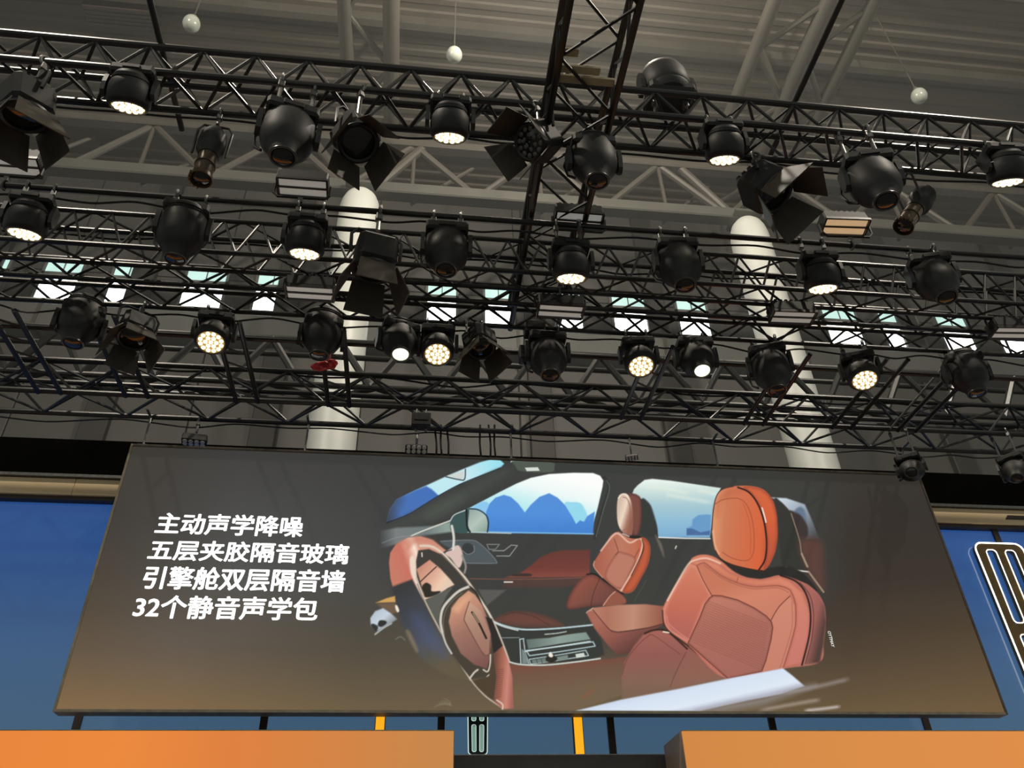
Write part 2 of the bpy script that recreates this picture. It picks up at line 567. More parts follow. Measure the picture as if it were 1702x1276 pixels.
# emblem: an upright rounded frame with a cross bar and a mid bar
def rrect(cx, cz, w, h, r, n=5):
    pts = []
    for (sx, sz, a0) in ((1, 1, 0), (-1, 1, 90), (-1, -1, 180), (1, -1, 270)):
        for k in range(n + 1):
            a = R_(a0 + 90 * k / n)
            pts.append((cx + sx * (w / 2 - r) + r * math.cos(a), cz + sz * (h / 2 - r) + r * math.sin(a)))
    return pts


def emblem(X, Yp, Z, W, H, label, metal, tube_m, tr, depth, fill=None):
    e = empty('star_emblem', (X, Yp, Z))
    tag(e, label, 'emblem')
    t = 0.20 * W
    bw = 0.18 * W
    bh = 0.035 * H

    def taper(pts):
        # the frame narrows a little towards its lower end
        return [(x * (1 - 0.10 * max(0.0, -z) / (H / 2)), z) for x, z in pts]
    out = taper(rrect(0, 0, W, H, 0.16 * W))
    inn = taper(rrect(0, 0, W - 2 * t, H - 0.14 * W * 2, 0.10 * W))
    n = len(out)
    mb = MB()
    vs_ = [(x, y, z) for y in (-depth, 0) for lp_ in (out, inn) for x, z in lp_]
    fs = []
    for i in range(n):
        j = (i + 1) % n
        fs += [(i, j, n + j, n + i), (2 * n + i, 3 * n + i, 3 * n + j, 2 * n + j), (i, 2 * n + i, 2 * n + j, j), (n + i, n + j, 3 * n + j, 3 * n + i)]
    mb.add(vs_, fs)
    build(mb, 'frame', metal, e)
    build(MB().prism([(-bw / 2, -H / 2 + 0.1 * W), (bw / 2, -H / 2 + 0.1 * W), (bw / 2, H / 2 - 0.1 * W), (-bw / 2, H / 2 - 0.1 * W)], -depth * 0.96, -0.001), 'upright_bar', metal, e)
    for s in (-1, 1):
        build(MB().prism([(s * bw / 2, -bh * 1.5), (s * (W / 2 - t + 0.01), -bh / 2), (s * (W / 2 - t + 0.01), bh / 2), (s * bw / 2, bh * 1.5)], -depth * 0.96, -0.001), 'cross_bar', metal, e)
    build(MB().tube([(x, -depth, z) for x, z in out], tr, 6, True), 'neon_tube', tube_m, e, smooth=True)
    ow = W / 2 - t - bw / 2
    oh = H / 2 - 0.14 * W - bh * 0.9
    for sx in (-1, 1):
        for sz in (-1, 1):
            lp_ = taper(rrect(sx * (bw / 2 + ow / 2), sz * (bh * 0.9 + oh / 2), ow, oh, ow * 0.35, 4))
            build(MB().tube([(x, -depth, z) for x, z in lp_], tr * 0.62, 6, True), 'neon_tube', tube_m, e, smooth=True)
            if fill:
                build(MB().prism(lp_, -depth * 0.3, -depth * 0.2), 'glow_panel', fill, e)
    return e


emblem(0.846 * 8.29, 8.34, ZE + 3.0, 0.625, 2.10, 'tall bronze star emblem outlined in white neon on the blue backdrop', 'logo_bronze', 'neon_white', 0.009, 0.06)
mat('emblem_glow', (0.2, 0.3, 0.27), 0.4, 0, 0.1, 20, emit=(0.20, 0.34, 0.28), strength=0.8)
emblem(0.085 * WY, WY - 0.005, ZE + 0.238 * WY, 0.20, 0.58, 'small pale glowing star emblem under the hanging screen', 'logo_dark', 'neon_soft', 0.0045, 0.03, 'emblem_glow')

# orange lower screens
SY = 7.5
ramp_emit('led_orange_wide', 0, -4.6, 0.43, [(0.0, (226, 126, 48)), (1.0, (196, 132, 70)), (0.45, (234, 134, 54)), (0.62, (222, 126, 56))], 0.02, 0.35)
ramp_emit('led_orange_far', 0, 2.48, 7.5, [(0.0, (208, 134, 64)), (1.0, (235, 140, 58)), (0.25, (214, 138, 66)), (0.6, (220, 138, 66))], 0.02, 0.35)
zt2 = ZE + 0.231 * SY
for X0, X1, m_, lab in ((-7.5, 0.435, 'led_orange_wide', 'low orange LED wall ending beside the small glowing emblem'), (2.48, 10.5, 'led_orange_far', 'low orange LED wall with tan end face below the seats on screen')):
    ob = empty('orange_led_wall', (0, SY, 0))
    tag(ob, lab, 'LED wall')
    build(MB().box(X0, X1, 0.012, 0.60, 0, zt2, 0.006), 'cabinet', 'box_side', ob)
    build(MB().box(X0 + 0.006, X1 - 0.006, 0.0, 0.0115, zt2 - 1.3, zt2 - 0.008), 'display', m_, ob)
    build(MB().box(X0, X1, -0.006, 0.0118, zt2 - 0.0078, zt2), 'top_edge', 'pale_plank', ob)

# ------------------------------------------------------------------ the hanging screen
SX0, SX1, SZ0, SZ1 = -2.931, 5.726, 3.472, 6.107
scr = empty('hanging_led_screen', ((SX0 + SX1) / 2, SY, SZ0))
tag(scr, 'wide hanging LED screen showing white Chinese text and a car cabin with tan seats', 'screen')
OX, OZ = (SX0 + SX1) / 2, SZ0
build(MB().box(SX0 - OX, SX1 - OX, 0.004, 0.13, 0, SZ1 - SZ0, 0.004), 'cabinet', 'screen_edge', scr)
e = 0.022
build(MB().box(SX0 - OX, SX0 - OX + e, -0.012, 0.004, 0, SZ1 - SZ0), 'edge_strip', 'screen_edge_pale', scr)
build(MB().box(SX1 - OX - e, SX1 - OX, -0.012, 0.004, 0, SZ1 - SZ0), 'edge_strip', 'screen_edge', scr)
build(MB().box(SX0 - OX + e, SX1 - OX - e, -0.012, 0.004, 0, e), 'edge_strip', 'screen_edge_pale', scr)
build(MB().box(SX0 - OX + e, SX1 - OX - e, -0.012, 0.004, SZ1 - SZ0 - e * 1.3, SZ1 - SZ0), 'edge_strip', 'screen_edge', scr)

# ---- the picture on the screen: one colour per pixel of the LED panel, drawn as outlines and strokes
def px_of(X, Z):
    """Photo pixel of points of the screen plane (arrays)."""
    dx, dy, dz = X - EYE.x, np.full_like(X, SY - EYE.y), Z - EYE.z
    w_ = dx * _fw.x + dy * _fw.y + dz * _fw.z
    a_ = dx * _rt.x + dy * _rt.y + dz * _rt.z
    b_ = dx * _up.x + dy * _up.y + dz * _up.z
    return CX + F_PX * a_ / w_, CY - F_PX * b_ / w_


gx0, gx1, gz0, gz1 = SX0 + e, SX1 - e, SZ0 + e, SZ1 - e
xa, xb = P(606, 960, Y=SY).x, P(1412, 960, Y=SY).x
cols = np.concatenate([np.linspace(gx0, xa, 50, endpoint=False), np.linspace(xa, xb, 900, endpoint=False), np.linspace(xb, gx1, 30)])
rows = np.linspace(gz0, gz1, 470)
NX, NZ = len(cols), len(rows)
GX, GZ = np.meshgrid(cols, rows)
PX, PY = px_of(GX.ravel(), GZ.ravel())
CB = np.zeros((PX.size, 3))


def zoom(x0, y0, s):
    return lambda pts: [(x0 + a / s, y0 + b / s) for a, b in pts]


Z1, Z2, Z3, Z4 = zoom(600, 740, 4.2525), zoom(600, 900, 4.2525), zoom(960, 760, 3.866), zoom(960, 930, 3.546)


def spline(pts, closed=True, n=5):
    pts = np.array(pts, float)
    m = len(pts)
    out = []
    for i in range(m if closed else m - 1):
        p0, p1, p2, p3 = [pts[(i + k) % m] if closed else pts[min(max(i + k, 0), m - 1)] for k in (-1, 0, 1, 2)]
        for t in np.arange(n) / n:
            out.append(0.5 * (2 * p1 + (p2 - p0) * t + (2 * p0 - 5 * p1 + 4 * p2 - p3) * t * t + (3 * p1 - p0 - 3 * p2 + p3) * t ** 3))
    if not closed:
        out.append(pts[-1])
    return np.array(out)


def near(poly, pad):
    x0, y0 = poly.min(0) - pad
    x1, y1 = poly.max(0) + pad
    return np.nonzero((PX > x0) & (PX < x1) & (PY > y0) & (PY < y1))[0]


def seg_dist(idx, poly, closed):
    x, y = PX[idx], PY[idx]
    d2 = np.full(len(idx), 1e9)
    m = len(poly)
    inside = np.zeros(len(idx), bool)
    tt = np.zeros(len(idx))
    for i in range(m if closed else m - 1):
        ax, ay = poly[i]
        bx_, by = poly[(i + 1) % m]
        ux, uy = bx_ - ax, by - ay
        L = ux * ux + uy * uy + 1e-9
        t = np.clip(((x - ax) * ux + (y - ay) * uy) / L, 0, 1)
        q = (x - ax - t * ux) ** 2 + (y - ay - t * uy) ** 2
        k = q < d2
        tt[k] = (i + t[k]) / m
        d2 = np.minimum(d2, q)
        if closed:
            c = (ay > y) != (by > y)
            with np.errstate(divide='ignore', invalid='ignore'):
                inside ^= c & (x < ax + (y - ay) * ux / (uy if uy else 1e-9))
    d = np.sqrt(d2)
    return (np.where(inside, -d, d) if closed else d), tt


def shade(idx, col):
    """A plain colour, or stops along a direction: ((x0, y0), (x1, y1), [(t, colour), ...])."""
    if len(col) == 3 and not isinstance(col[0], tuple):
        return np.tile(np.array(col, float), (len(idx), 1))
    (x0, y0), (x1, y1), st = col
    L = (x1 - x0) ** 2 + (y1 - y0) ** 2
    t = ((PX[idx] - x0) * (x1 - x0) + (PY[idx] - y0) * (y1 - y0)) / L
    ts = [q[0] for q in st]
    return np.stack([np.interp(t, ts, [q[1][k] for q in st]) for k in range(3)], -1)


def fill(pts, col, soft=0.9, smooth=True, alpha=1.0, rim=None, rimw=6.0):
    poly = spline(pts) if smooth else np.array(pts, float)
    idx = near(poly, soft * 1.5 + 1)
    if not len(idx):
        return
    d, _ = seg_dist(idx, poly, True)
    a = np.clip(0.5 - d / (2 * soft), 0, 1)[:, None] * alpha
    c = shade(idx, col)
    if rim is not None:       # leather rolls off towards its seams
        k = np.clip(1 + d / rimw, 0, 1)[:, None] ** 1.5
        c = c * (1 - k) + np.array(rim, float) * k
    CB[idx] = CB[idx] * (1 - a) + c * a


def line(pts, w, col, soft=0.8, smooth=True, alpha=1.0, fade=False):
    poly = spline(pts, False) if smooth else np.array(pts, float)
    idx = near(poly, w + soft * 2)
    if not len(idx):
        return
    d, t = seg_dist(idx, poly, False)
    a = np.clip(0.5 - (d - w / 2) / (2 * soft), 0, 1) * alpha
    if fade:
        a = a * np.clip(np.minimum(t, 1 - t) * 6, 0, 1)
    CB[idx] = CB[idx] * (1 - a[:, None]) + shade(idx, col) * a[:, None]


def ground():  # background tones; the brown lower rows hold painted spill from the orange walls
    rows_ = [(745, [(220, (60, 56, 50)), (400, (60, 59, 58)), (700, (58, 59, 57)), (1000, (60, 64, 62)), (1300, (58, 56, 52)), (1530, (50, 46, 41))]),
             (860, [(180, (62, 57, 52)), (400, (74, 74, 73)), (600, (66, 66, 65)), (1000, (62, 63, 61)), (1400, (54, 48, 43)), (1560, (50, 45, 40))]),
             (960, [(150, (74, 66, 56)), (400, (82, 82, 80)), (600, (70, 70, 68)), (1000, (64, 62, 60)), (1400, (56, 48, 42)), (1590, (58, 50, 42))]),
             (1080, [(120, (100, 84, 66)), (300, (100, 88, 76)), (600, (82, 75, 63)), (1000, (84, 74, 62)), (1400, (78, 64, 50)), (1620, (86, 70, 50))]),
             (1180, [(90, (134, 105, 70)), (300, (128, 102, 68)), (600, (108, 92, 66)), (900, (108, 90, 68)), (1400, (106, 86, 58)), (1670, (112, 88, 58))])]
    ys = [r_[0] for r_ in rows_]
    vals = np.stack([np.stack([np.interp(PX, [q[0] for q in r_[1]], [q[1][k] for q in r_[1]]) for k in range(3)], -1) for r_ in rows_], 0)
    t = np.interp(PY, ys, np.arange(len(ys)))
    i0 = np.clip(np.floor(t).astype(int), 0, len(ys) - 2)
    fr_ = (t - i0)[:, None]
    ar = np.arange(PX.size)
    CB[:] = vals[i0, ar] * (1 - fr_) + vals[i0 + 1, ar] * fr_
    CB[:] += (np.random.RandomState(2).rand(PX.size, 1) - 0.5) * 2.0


def cabin():
    # dark cabin
    fill([(650, 880), (760, 770), (1000, 765), (1350, 790), (1380, 900), (1350, 1000), (1000, 1060), (700, 1010)], (58, 60, 58), soft=30, alpha=0.75)
    # windscreen
    wsx = Z1([(925, 98), (985, 105), (1012, 130), (985, 160), (860, 210), (700, 275), (560, 350), (430, 430), (330, 490), (180, 548), (205, 450), (250, 385), (380, 320), (480, 275), (610, 215), (740, 160), (840, 120)])
    fill(wsx, (Z1([(200, 500)])[0], Z1([(1000, 120)])[0], [(0, (120, 175, 215)), (0.35, (188, 232, 240)), (0.7, (196, 232, 240)), (1, (150, 225, 240))]), 1.2, False)
    fill(Z1([(460, 288), (500, 310), (552, 358), (430, 430), (330, 490), (178, 548), (205, 450), (250, 382), (380, 320)]), (Z1([(180, 520)])[0], Z1([(520, 340)])[0], [(0, (66, 76, 110)), (0.3, (72, 112, 178)), (1, (66, 112, 186))]), 1.5, False)
    fill(Z1([(120, 380), (260, 370), (215, 470), (190, 560), (110, 560)]), (60, 61, 62), 16, alpha=0.8)
    line(Z1([(180, 548), (330, 490), (430, 430), (560, 350), (700, 275), (860, 210), (985, 160)]), 1.6, (28, 34, 44), 0.8)
    fill(Z1([(608, 216), (725, 180), (728, 232), (700, 240)]), (205, 212, 210), 0.8, False)
    line(Z1([(600, 222), (690, 242), (732, 240), (738, 170)]), 1.8, (48, 50, 52))
    # pillar
    fill(Z1([(300, 520), (560, 390), (820, 250), (1000, 170), (1080, 160), (900, 300), (700, 430), (450, 540), (200, 590)]), (66, 70, 67), 8)
    fill(Z1([(480, 470), (640, 370), (720, 360), (620, 450), (500, 510)]), (86, 92, 84), 12, alpha=0.6)
    # front side window
    fw_ = Z1([(690, 480), (780, 435), (860, 393), (980, 330), (1100, 270), (1200, 230), (1330, 203), (1500, 194), (1640, 196), (1690, 215)]) + Z3([(165, 150), (160, 190), (130, 320), (100, 430), (82, 492)]) + Z1([(1500, 622), (900, 618), (760, 615), (640, 610)])
    fill(fw_, (Z1([(1300, 190)])[0], Z1([(1200, 600)])[0], [(0, (252, 253, 250)), (0.3, (236, 248, 246)), (0.55, (196, 238, 240)), (1, (150, 215, 236))]), 1.0, False)
    fill(Z1([(1440, 410), (1490, 402), (1540, 405), (1570, 430), (1600, 505), (1570, 560), (1480, 520)]), (150, 216, 236), 1.2)
    fill(Z1([(760, 470), (800, 430), (865, 398), (905, 420), (900, 520), (780, 560)]), (140, 198, 236), 1.2)
    mtn = Z1([(880, 617), (885, 470), (910, 410), (950, 370), (1010, 350), (1060, 365), (1110, 410), (1158, 474), (1200, 420), (1260, 365), (1330, 338), (1390, 370), (1440, 420), (1490, 500), (1520, 555), (1548, 530), (1575, 540), (1600, 500), (1652, 468), (1640, 624), (1300, 622)])
    fill(mtn, (Z1([(1200, 340)])[0], Z1([(1200, 620)])[0], [(0, (84, 142, 214)), (0.5, (80, 142, 218)), (1, (66, 128, 206))]), 1.0, False)
    line(Z1([(880, 612), (1640, 626)]), 2.2, (120, 180, 225), 0.8, False)
    line(Z1([(700, 612), (1060, 622)]), 1.6, (190, 205, 205), 0.8, False)
    line(Z3([(172, 128), (200, 190), (160, 330), (110, 520)]), 4.0, (46, 50, 50), 1.5)
    line(Z3([(185, 150), (205, 200), (165, 340), (118, 510)]), 1.2, (96, 102, 100), 0.8)
    # sun visor
    fill(Z1([(1070, 108), (1090, 145), (1130, 182), (1340, 190), (1366, 160), (1352, 120), (1200, 106)]), (82, 90, 82), 1.2)
    fill(Z1([(1158, 158), (1250, 155), (1263, 180), (1172, 183)]), (214, 222, 212), 0.7, False)
    line(Z1([(1060, 118), (1075, 108), (1150, 108)]), 1.4, (200, 210, 200))
    # rear side window
    rw = Z3([(352, 232), (362, 205), (385, 180), (430, 145), (480, 138), (600, 150), (750, 172), (920, 197), (895, 250), (872, 330), (862, 430), (850, 516), (520, 514), (505, 430), (470, 330), (410, 270)])
    fill(rw, (Z3([(650, 140)])[0], Z3([(650, 515)])[0], [(0, (236, 245, 240)), (0.2, (205, 224, 218)), (0.45, (165, 200, 210)), (0.75, (140, 186, 212)), (1, (122, 170, 206))]), 1.0, False)
    for a_ in ([(430, 190), (560, 200), (700, 230)], [(560, 235), (660, 255), (850, 290)], [(760, 205), (840, 225), (890, 240)]):
        line(Z3(a_), 5, (232, 240, 226), 3.0, alpha=0.5, fade=True)
    fill(Z3([(705, 455), (735, 440), (738, 398), (775, 372), (830, 366), (858, 370), (850, 500), (705, 500)]), (104, 154, 200), 1.2, False)
    fill(Z3([(700, 455), (740, 458), (790, 482), (850, 470), (848, 500), (700, 500)]), (74, 108, 156), 1.0, False)
    line(Z3([(522, 514), (690, 520), (850, 522)]), 2.0, (226, 232, 230), 0.8, False)
    # rear quarter window
    fill(Z3([(1248, 258), (1340, 262), (1460, 302), (1500, 390), (1552, 522), (1465, 525), (1475, 450), (1440, 390), (1360, 340), (1310, 290)]), (Z3([(1300, 260)])[0], Z3([(1520, 520)])[0], [(0, (205, 218, 226)), (0.45, (150, 162, 175)), (1, (72, 72, 74))]), 1.5, False)
    fill(Z3([(1395, 345), (1430, 318), (1460, 345), (1470, 420), (1440, 390)]), (100, 118, 140), 2)
    fill(Z3([(1360, 345), (1430, 370), (1475, 440), (1475, 510), (1420, 525), (1400, 440)]), (58, 50, 50), 2)
    # dashboard and mirror
    fill(Z1([(135, 605), (250, 582), (510, 570), (632, 540), (640, 612), (420, 640), (250, 700), (130, 728)]), (Z1([(130, 650)])[0], Z1([(600, 600)])[0], [(0, (66, 68, 68)), (0.25, (120, 126, 126)), (0.7, (112, 122, 122)), (1, (140, 158, 150))]), 2.0, False)
    line(Z1([(355, 640), (450, 600), (632, 532)]), 2.2, (214, 212, 200))
    line(Z1([(150, 690), (260, 650), (360, 640)]), 1.2, (150, 155, 155), alpha=0.6)
    fill(Z1([(636, 525), (660, 492), (740, 460), (765, 452), (758, 612), (642, 604)]), (58, 84, 82), 1.0)
    line(Z1([(634, 528), (662, 490), (740, 458)]), 1.6, (205, 210, 205))
    fill(Z1([(768, 452), (830, 460), (882, 497), (898, 545), (892, 612), (772, 612), (752, 570)]), (Z1([(770, 470)])[0], Z1([(890, 600)])[0], [(0, (150, 168, 160)), (0.5, (178, 196, 186)), (1, (140, 160, 150))]), 1.0, False)
    line(Z1([(745, 455), (750, 570), (770, 612)]), 3.2, (30, 34, 34))
    line(Z1([(768, 448), (830, 456), (884, 494), (900, 545), (894, 612)]), 2.0, (34, 38, 38))
    # door card
    fill(Z1([(560, 680), (770, 672), (830, 690), (900, 750), (958, 820), (940, 832), (740, 832), (690, 760)]), (80, 88, 92), 1.4)
    line(Z1([(560, 678), (770, 670), (832, 690), (902, 752), (958, 822), (930, 834), (745, 832)]), 1.0, (128, 134, 138))
    fill(Z1([(720, 705), (760, 690), (795, 715), (795, 755), (755, 772), (718, 755)]), (54, 58, 60), 1.2)
    line(Z1([(718, 745), (755, 770), (798, 750), (798, 712)]), 1.0, (140, 145, 146))
    line(Z1([(890, 700), (978, 700), (950, 735), (905, 735), (890, 702)]), 1.0, (150, 156, 154), smooth=False)
    line(Z1([(930, 745), (1010, 745), (1062, 705), (1105, 708), (1050, 782), (960, 782)]), 1.2, (168, 174, 170), smooth=False)
    fill(Z1([(1020, 935), (1130, 900), (1200, 850), (1270, 790), (1350, 755), (1450, 739), (1620, 738), (1615, 930), (1200, 935)]), (Z1([(1400, 740)])[0], Z1([(1400, 940)])[0], [(0, (104, 56, 48)), (0.6, (116, 58, 50)), (1, (140, 72, 60))]), 1.4, False)
    fill(Z1([(1060, 915), (1120, 905), (1200, 908), (1195, 925), (1080, 925)]), (60, 50, 48), 1.0)
    fill(Z1([(1010, 942), (1560, 938), (1545, 985), (1400, 1005), (1010, 1000)]), (82, 60, 56), 3.0, False)
    line(Z1([(770, 942), (1010, 946), (1300, 945), (1580, 935)]), 1.2, (140, 84, 70))
    line(Z1([(1013, 966), (1070, 966)]), 2.0, (225, 222, 210), 0.7, False)
    fill(Z1([(830, 1020), (1025, 1022), (890, 1132)]), (90, 88, 84), 1.5, False)
    # far seat cushion
    fill(Z2([(925, 562), (1000, 512), (1080, 490), (1200, 495), (1330, 530), (1430, 582), (1400, 604), (1150, 606), (1000, 582)]), (108, 68, 58), 2.0, rim=(84, 62, 54), rimw=10)
    line(Z2([(1010, 520), (1100, 500), (1220, 530), (1330, 590)]), 1.0, (78, 50, 44))
    # far seat back
    fill(Z3([(-60, 900), (0, 800), (55, 757), (110, 752), (165, 790), (300, 895), (305, 942), (180, 952), (80, 958), (-60, 975)]), (Z3([(0, 800)])[0], Z3([(150, 960)])[0], [(0, (150, 80, 64)), (1, (112, 68, 60))]), 1.4, rim=(98, 58, 50), rimw=8)
    line(Z3([(140, 780), (100, 880), (85, 955)]), 1.0, (84, 46, 40))
    fill(Z3([(165, 952), (210, 890), (240, 862), (300, 900), (298, 940)]), (150, 84, 66), 1.2)
    line(Z3([(165, 952), (205, 895), (242, 862)]), 1.4, (216, 160, 136))
    line(Z3([(60, 752), (110, 750), (170, 790), (290, 875)]), 2.2, (34, 26, 26))
    back = Z3([(215, 500), (260, 478), (300, 500), (340, 518), (400, 512), (445, 528), (468, 585), (455, 680), (410, 770), (352, 862), (275, 862), (160, 770), (106, 705), (108, 668), (190, 540)])
    fill(back, (Z3([(110, 650)])[0], Z3([(450, 650)])[0], [(0, (176, 92, 72)), (0.5, (192, 118, 92)), (0.75, (196, 108, 80)), (1, (190, 84, 52))]), 1.0)
    fill(Z3([(405, 520), (448, 535), (466, 590), (450, 690), (405, 780), (352, 860), (290, 858), (370, 720), (415, 590)]), (196, 88, 54), 1.2, rim=(150, 66, 44), rimw=6)
    fill(Z3([(245, 620), (300, 612), (372, 650), (340, 740), (275, 845), (175, 765)]), (190, 120, 96), 1.2, rim=(150, 84, 66), rimw=5)
    line(Z3([(235, 525), (260, 600), (245, 625)]), 1.0, (110, 60, 50))
    line(Z3([(365, 645), (395, 590)]), 1.0, (120, 66, 54))
    line(Z3([(150, 600), (225, 505), (265, 492), (335, 548), (398, 520), (415, 570), (375, 690), (280, 855)]), 2.4, (246, 205, 184), 1.2, alpha=0.85)
    line(Z3([(108, 668), (106, 705), (160, 772)]), 1.6, (226, 176, 150), alpha=0.7)
    line(Z3([(345, 760), (420, 600), (415, 530)]), 1.4, (40, 26, 24), alpha=0.8)
    # far head rest
    fill(Z3([(410, 268), (450, 284), (482, 340), (512, 492), (415, 498), (390, 380)]), (52, 55, 54), 1.6)
    fill(Z3([(325, 238), (350, 232), (385, 242), (408, 275), (412, 400), (392, 492), (355, 498), (340, 400)]), (124, 72, 62), 1.4, rim=(84, 52, 48), rimw=6)
    fill(Z3([(252, 330), (262, 252), (292, 231), (322, 240), (347, 292), (357, 400), (350, 494), (318, 502), (282, 472), (258, 420)]), (Z3([(255, 350)])[0], Z3([(355, 380)])[0], [(0, (214, 186, 164)), (0.4, (236, 214, 192)), (0.75, (170, 118, 98)), (1, (150, 92, 76))]), 1.0)
    line(Z3([(292, 255), (320, 270), (338, 340), (330, 440), (290, 470)]), 1.4, (150, 96, 80), alpha=0.8)
    line(Z3([(262, 262), (290, 236), (322, 246)]), 1.4, (250, 238, 220), alpha=0.9)
    fill(Z3([(285, 482), (330, 502), (405, 505), (395, 520), (340, 518)]), (36, 34, 32), 1.2)
    line(Z3([(290, 490), (330, 508)]), 1.4, (230, 225, 215))
    fill(Z3([(500, 500), (540, 560), (555, 640), (520, 560)]), (130, 120, 108), 2, alpha=0.7)
    line(Z3([(440, 790), (360, 930)]), 1.0, (90, 88, 84), alpha=0.6)
    line(Z3([(628, 585), (634, 570)]), 1.8, (225, 222, 215))
    # console
    fill(Z2([(930, 565), (1000, 596), (1120, 625), (1400, 612), (1640, 588), (1700, 700), (1720, 800), (1600, 842), (1130, 866), (1050, 850), (1000, 735)]), (54, 56, 53), 1.5, False)
    line(Z2([(930, 560), (1000, 590), (1100, 615), (1200, 622), (1400, 612), (1640, 588)]), 2.6, (186, 208, 212))
    line(Z2([(935, 570), (1010, 602), (1110, 628)]), 1.4, (236, 240, 236))
    line(Z2([(990, 680), (1120, 678)]), 1.0, (150, 158, 156))
    fill(Z2([(1168, 692), (1300, 672), (1590, 640), (1622, 690), (1400, 722), (1182, 758)]), (Z2([(1170, 700)])[0], Z2([(1620, 680)])[0], [(0, (96, 112, 106)), (0.5, (140, 158, 150)), (1, (128, 146, 138))]), 1.0, False)
    fill(Z2([(1180, 690), (1300, 665), (1450, 640), (1590, 636), (1480, 652), (1330, 680)]), (58, 56, 50), 1.0, False)
    line(Z2([(1300, 655), (1380, 648), (1450, 636)]), 1.4, (210, 222, 216))
    for a_ in ([(1122, 690), (1130, 860)], [(1148, 690), (1160, 780), (1185, 860)], [(1122, 690), (1150, 685)]):
        line(Z2(a_), 1.6, (186, 206, 206), 0.7, False)
    fill(Z2([(1135, 760), (1165, 770), (1180, 860), (1140, 862)]), (120, 134, 132), 1, False)
    line(Z2([(1165, 770), (1400, 742), (1640, 708), (1655, 738), (1400, 778), (1190, 806), (1170, 772)]), 1.8, (176, 200, 202), 0.7, False)
    line(Z2([(1160, 776), (1620, 704)]), 1.6, (210, 226, 226), 0.7, False)
    line(Z2([(1200, 868), (1188, 832), (1400, 800), (1588, 768), (1608, 805), (1400, 838), (1200, 866)]), 1.6, (176, 198, 198), 0.7, False)
    fill(Z2([(1205, 838), (1310, 822), (1315, 850), (1215, 862)]), (110, 124, 118), 0.8, False)
    fill(Z2([(1385, 815), (1460, 800), (1465, 830), (1390, 842)]), (122, 136, 130), 0.8, False)
    fill(Z2([(1515, 795), (1575, 785), (1585, 812), (1522, 822)]), (206, 214, 206), 0.8, False)
    for q_ in (1240, 1275):
        line(Z2([(q_, 830), (q_ + 6, 858)]), 1.0, (60, 66, 62), 0.6, False)
    fill(Z2([(1305, 838), (1318, 805), (1350, 795), (1380, 820), (1378, 842), (1340, 855)]), (44, 42, 38), 1.0)
    fill(Z2([(1325, 805), (1338, 780), (1358, 805), (1345, 818)]), (236, 232, 220), 0.9)
    # console side
    side = Z2([(1055, 868), (1300, 880), (1690, 832), (1760, 830)]) + Z4([(285, 570), (255, 680), (258, 800), (0, 884)]) + Z2([(1080, 1180), (1075, 1000)])
    fill(side, (Z2([(1300, 870)])[0], Z2([(1330, 1180)])[0], [(0, (124, 74, 58)), (0.2, (114, 84, 64)), (0.6, (116, 94, 70)), (1, (116, 96, 72))]), 2.0, False)
    line(Z2([(1048, 850), (1130, 868), (1300, 872), (1500, 852), (1690, 826)]), 2.4, (206, 214, 208))
    line(Z2([(1565, 1100), (1640, 1050)]), 3.0, (150, 84, 62), 1.2, alpha=0.7)
    # arm rest
    fill(Z4([(52, 315), (92, 290), (190, 415), (240, 430), (420, 402), (510, 380), (450, 415), (370, 470), (300, 555), (230, 558), (180, 505), (100, 405)]), (Z4([(150, 350)])[0], Z4([(270, 560)])[0], [(0, (172, 102, 84)), (0.5, (148, 84, 72)), (1, (100, 62, 56))]), 1.4, False)
    fill(Z4([(55, 305), (92, 283), (250, 266), (400, 262), (506, 274), (506, 376), (420, 400), (240, 426), (190, 414), (92, 302)]), (Z4([(60, 300)])[0], Z4([(510, 320)])[0], [(0, (190, 130, 106)), (0.25, (178, 112, 88)), (0.6, (196, 138, 112)), (1, (150, 86, 66))]), 1.2, False)
    line(Z4([(88, 292), (130, 345), (190, 412), (240, 426), (420, 400), (506, 376)]), 1.2, (92, 48, 42))
    line(Z4([(52, 312), (90, 286)]), 1.6, (230, 180, 160), alpha=0.8)
    # near seat cushion
    fill(Z4([(255, 690), (275, 600), (330, 510), (395, 432), (450, 411), (525, 420), (650, 510), (760, 600), (885, 702), (600, 762), (260, 840)]), (Z4([(420, 420)])[0], Z4([(420, 820)])[0], [(0, (168, 96, 86)), (0.35, (150, 88, 78)), (0.75, (134, 98, 80)), (1, (122, 96, 76))]), 1.6, False)
    line(Z4([(262, 680), (290, 590), (350, 510), (410, 455), (450, 448), (600, 555)]), 1.0, (118, 64, 58))
    line(Z4([(640, 545), (590, 640), (545, 750)]), 1.2, (112, 66, 58))
    line(Z4([(650, 510), (760, 600), (885, 700)]), 1.6, (96, 52, 46))
    line(Z4([(395, 435), (455, 414), (530, 424), (645, 525)]), 3.0, (58, 38, 32), 1.0)
    line(Z4([(505, 425), (540, 430)]), 2.0, (245, 238, 215))
    fill(Z4([(650, 540), (700, 560), (860, 690), (600, 750), (548, 748), (600, 640)]), (150, 96, 80), 2.0, False, alpha=0.5)
    # belt and gap behind the near seat
    fill(Z3([(1262, 280), (1310, 290), (1372, 372), (1424, 520), (1442, 622), (1475, 700), (1460, 725), (1330, 712), (1295, 560)]), (50, 50, 47), 1.4)
    fill(Z3([(1425, 540), (1560, 540), (1580, 700), (1580, 850), (1480, 730)]), (98, 62, 52), 8, alpha=0.8)
    line(Z3([(1372, 360), (1425, 530), (1440, 620), (1480, 705)]), 1.6, (150, 128, 108))
    line(Z3([(1440, 620), (1475, 700)]), 3.4, (170, 146, 120), 1.0, alpha=0.8)
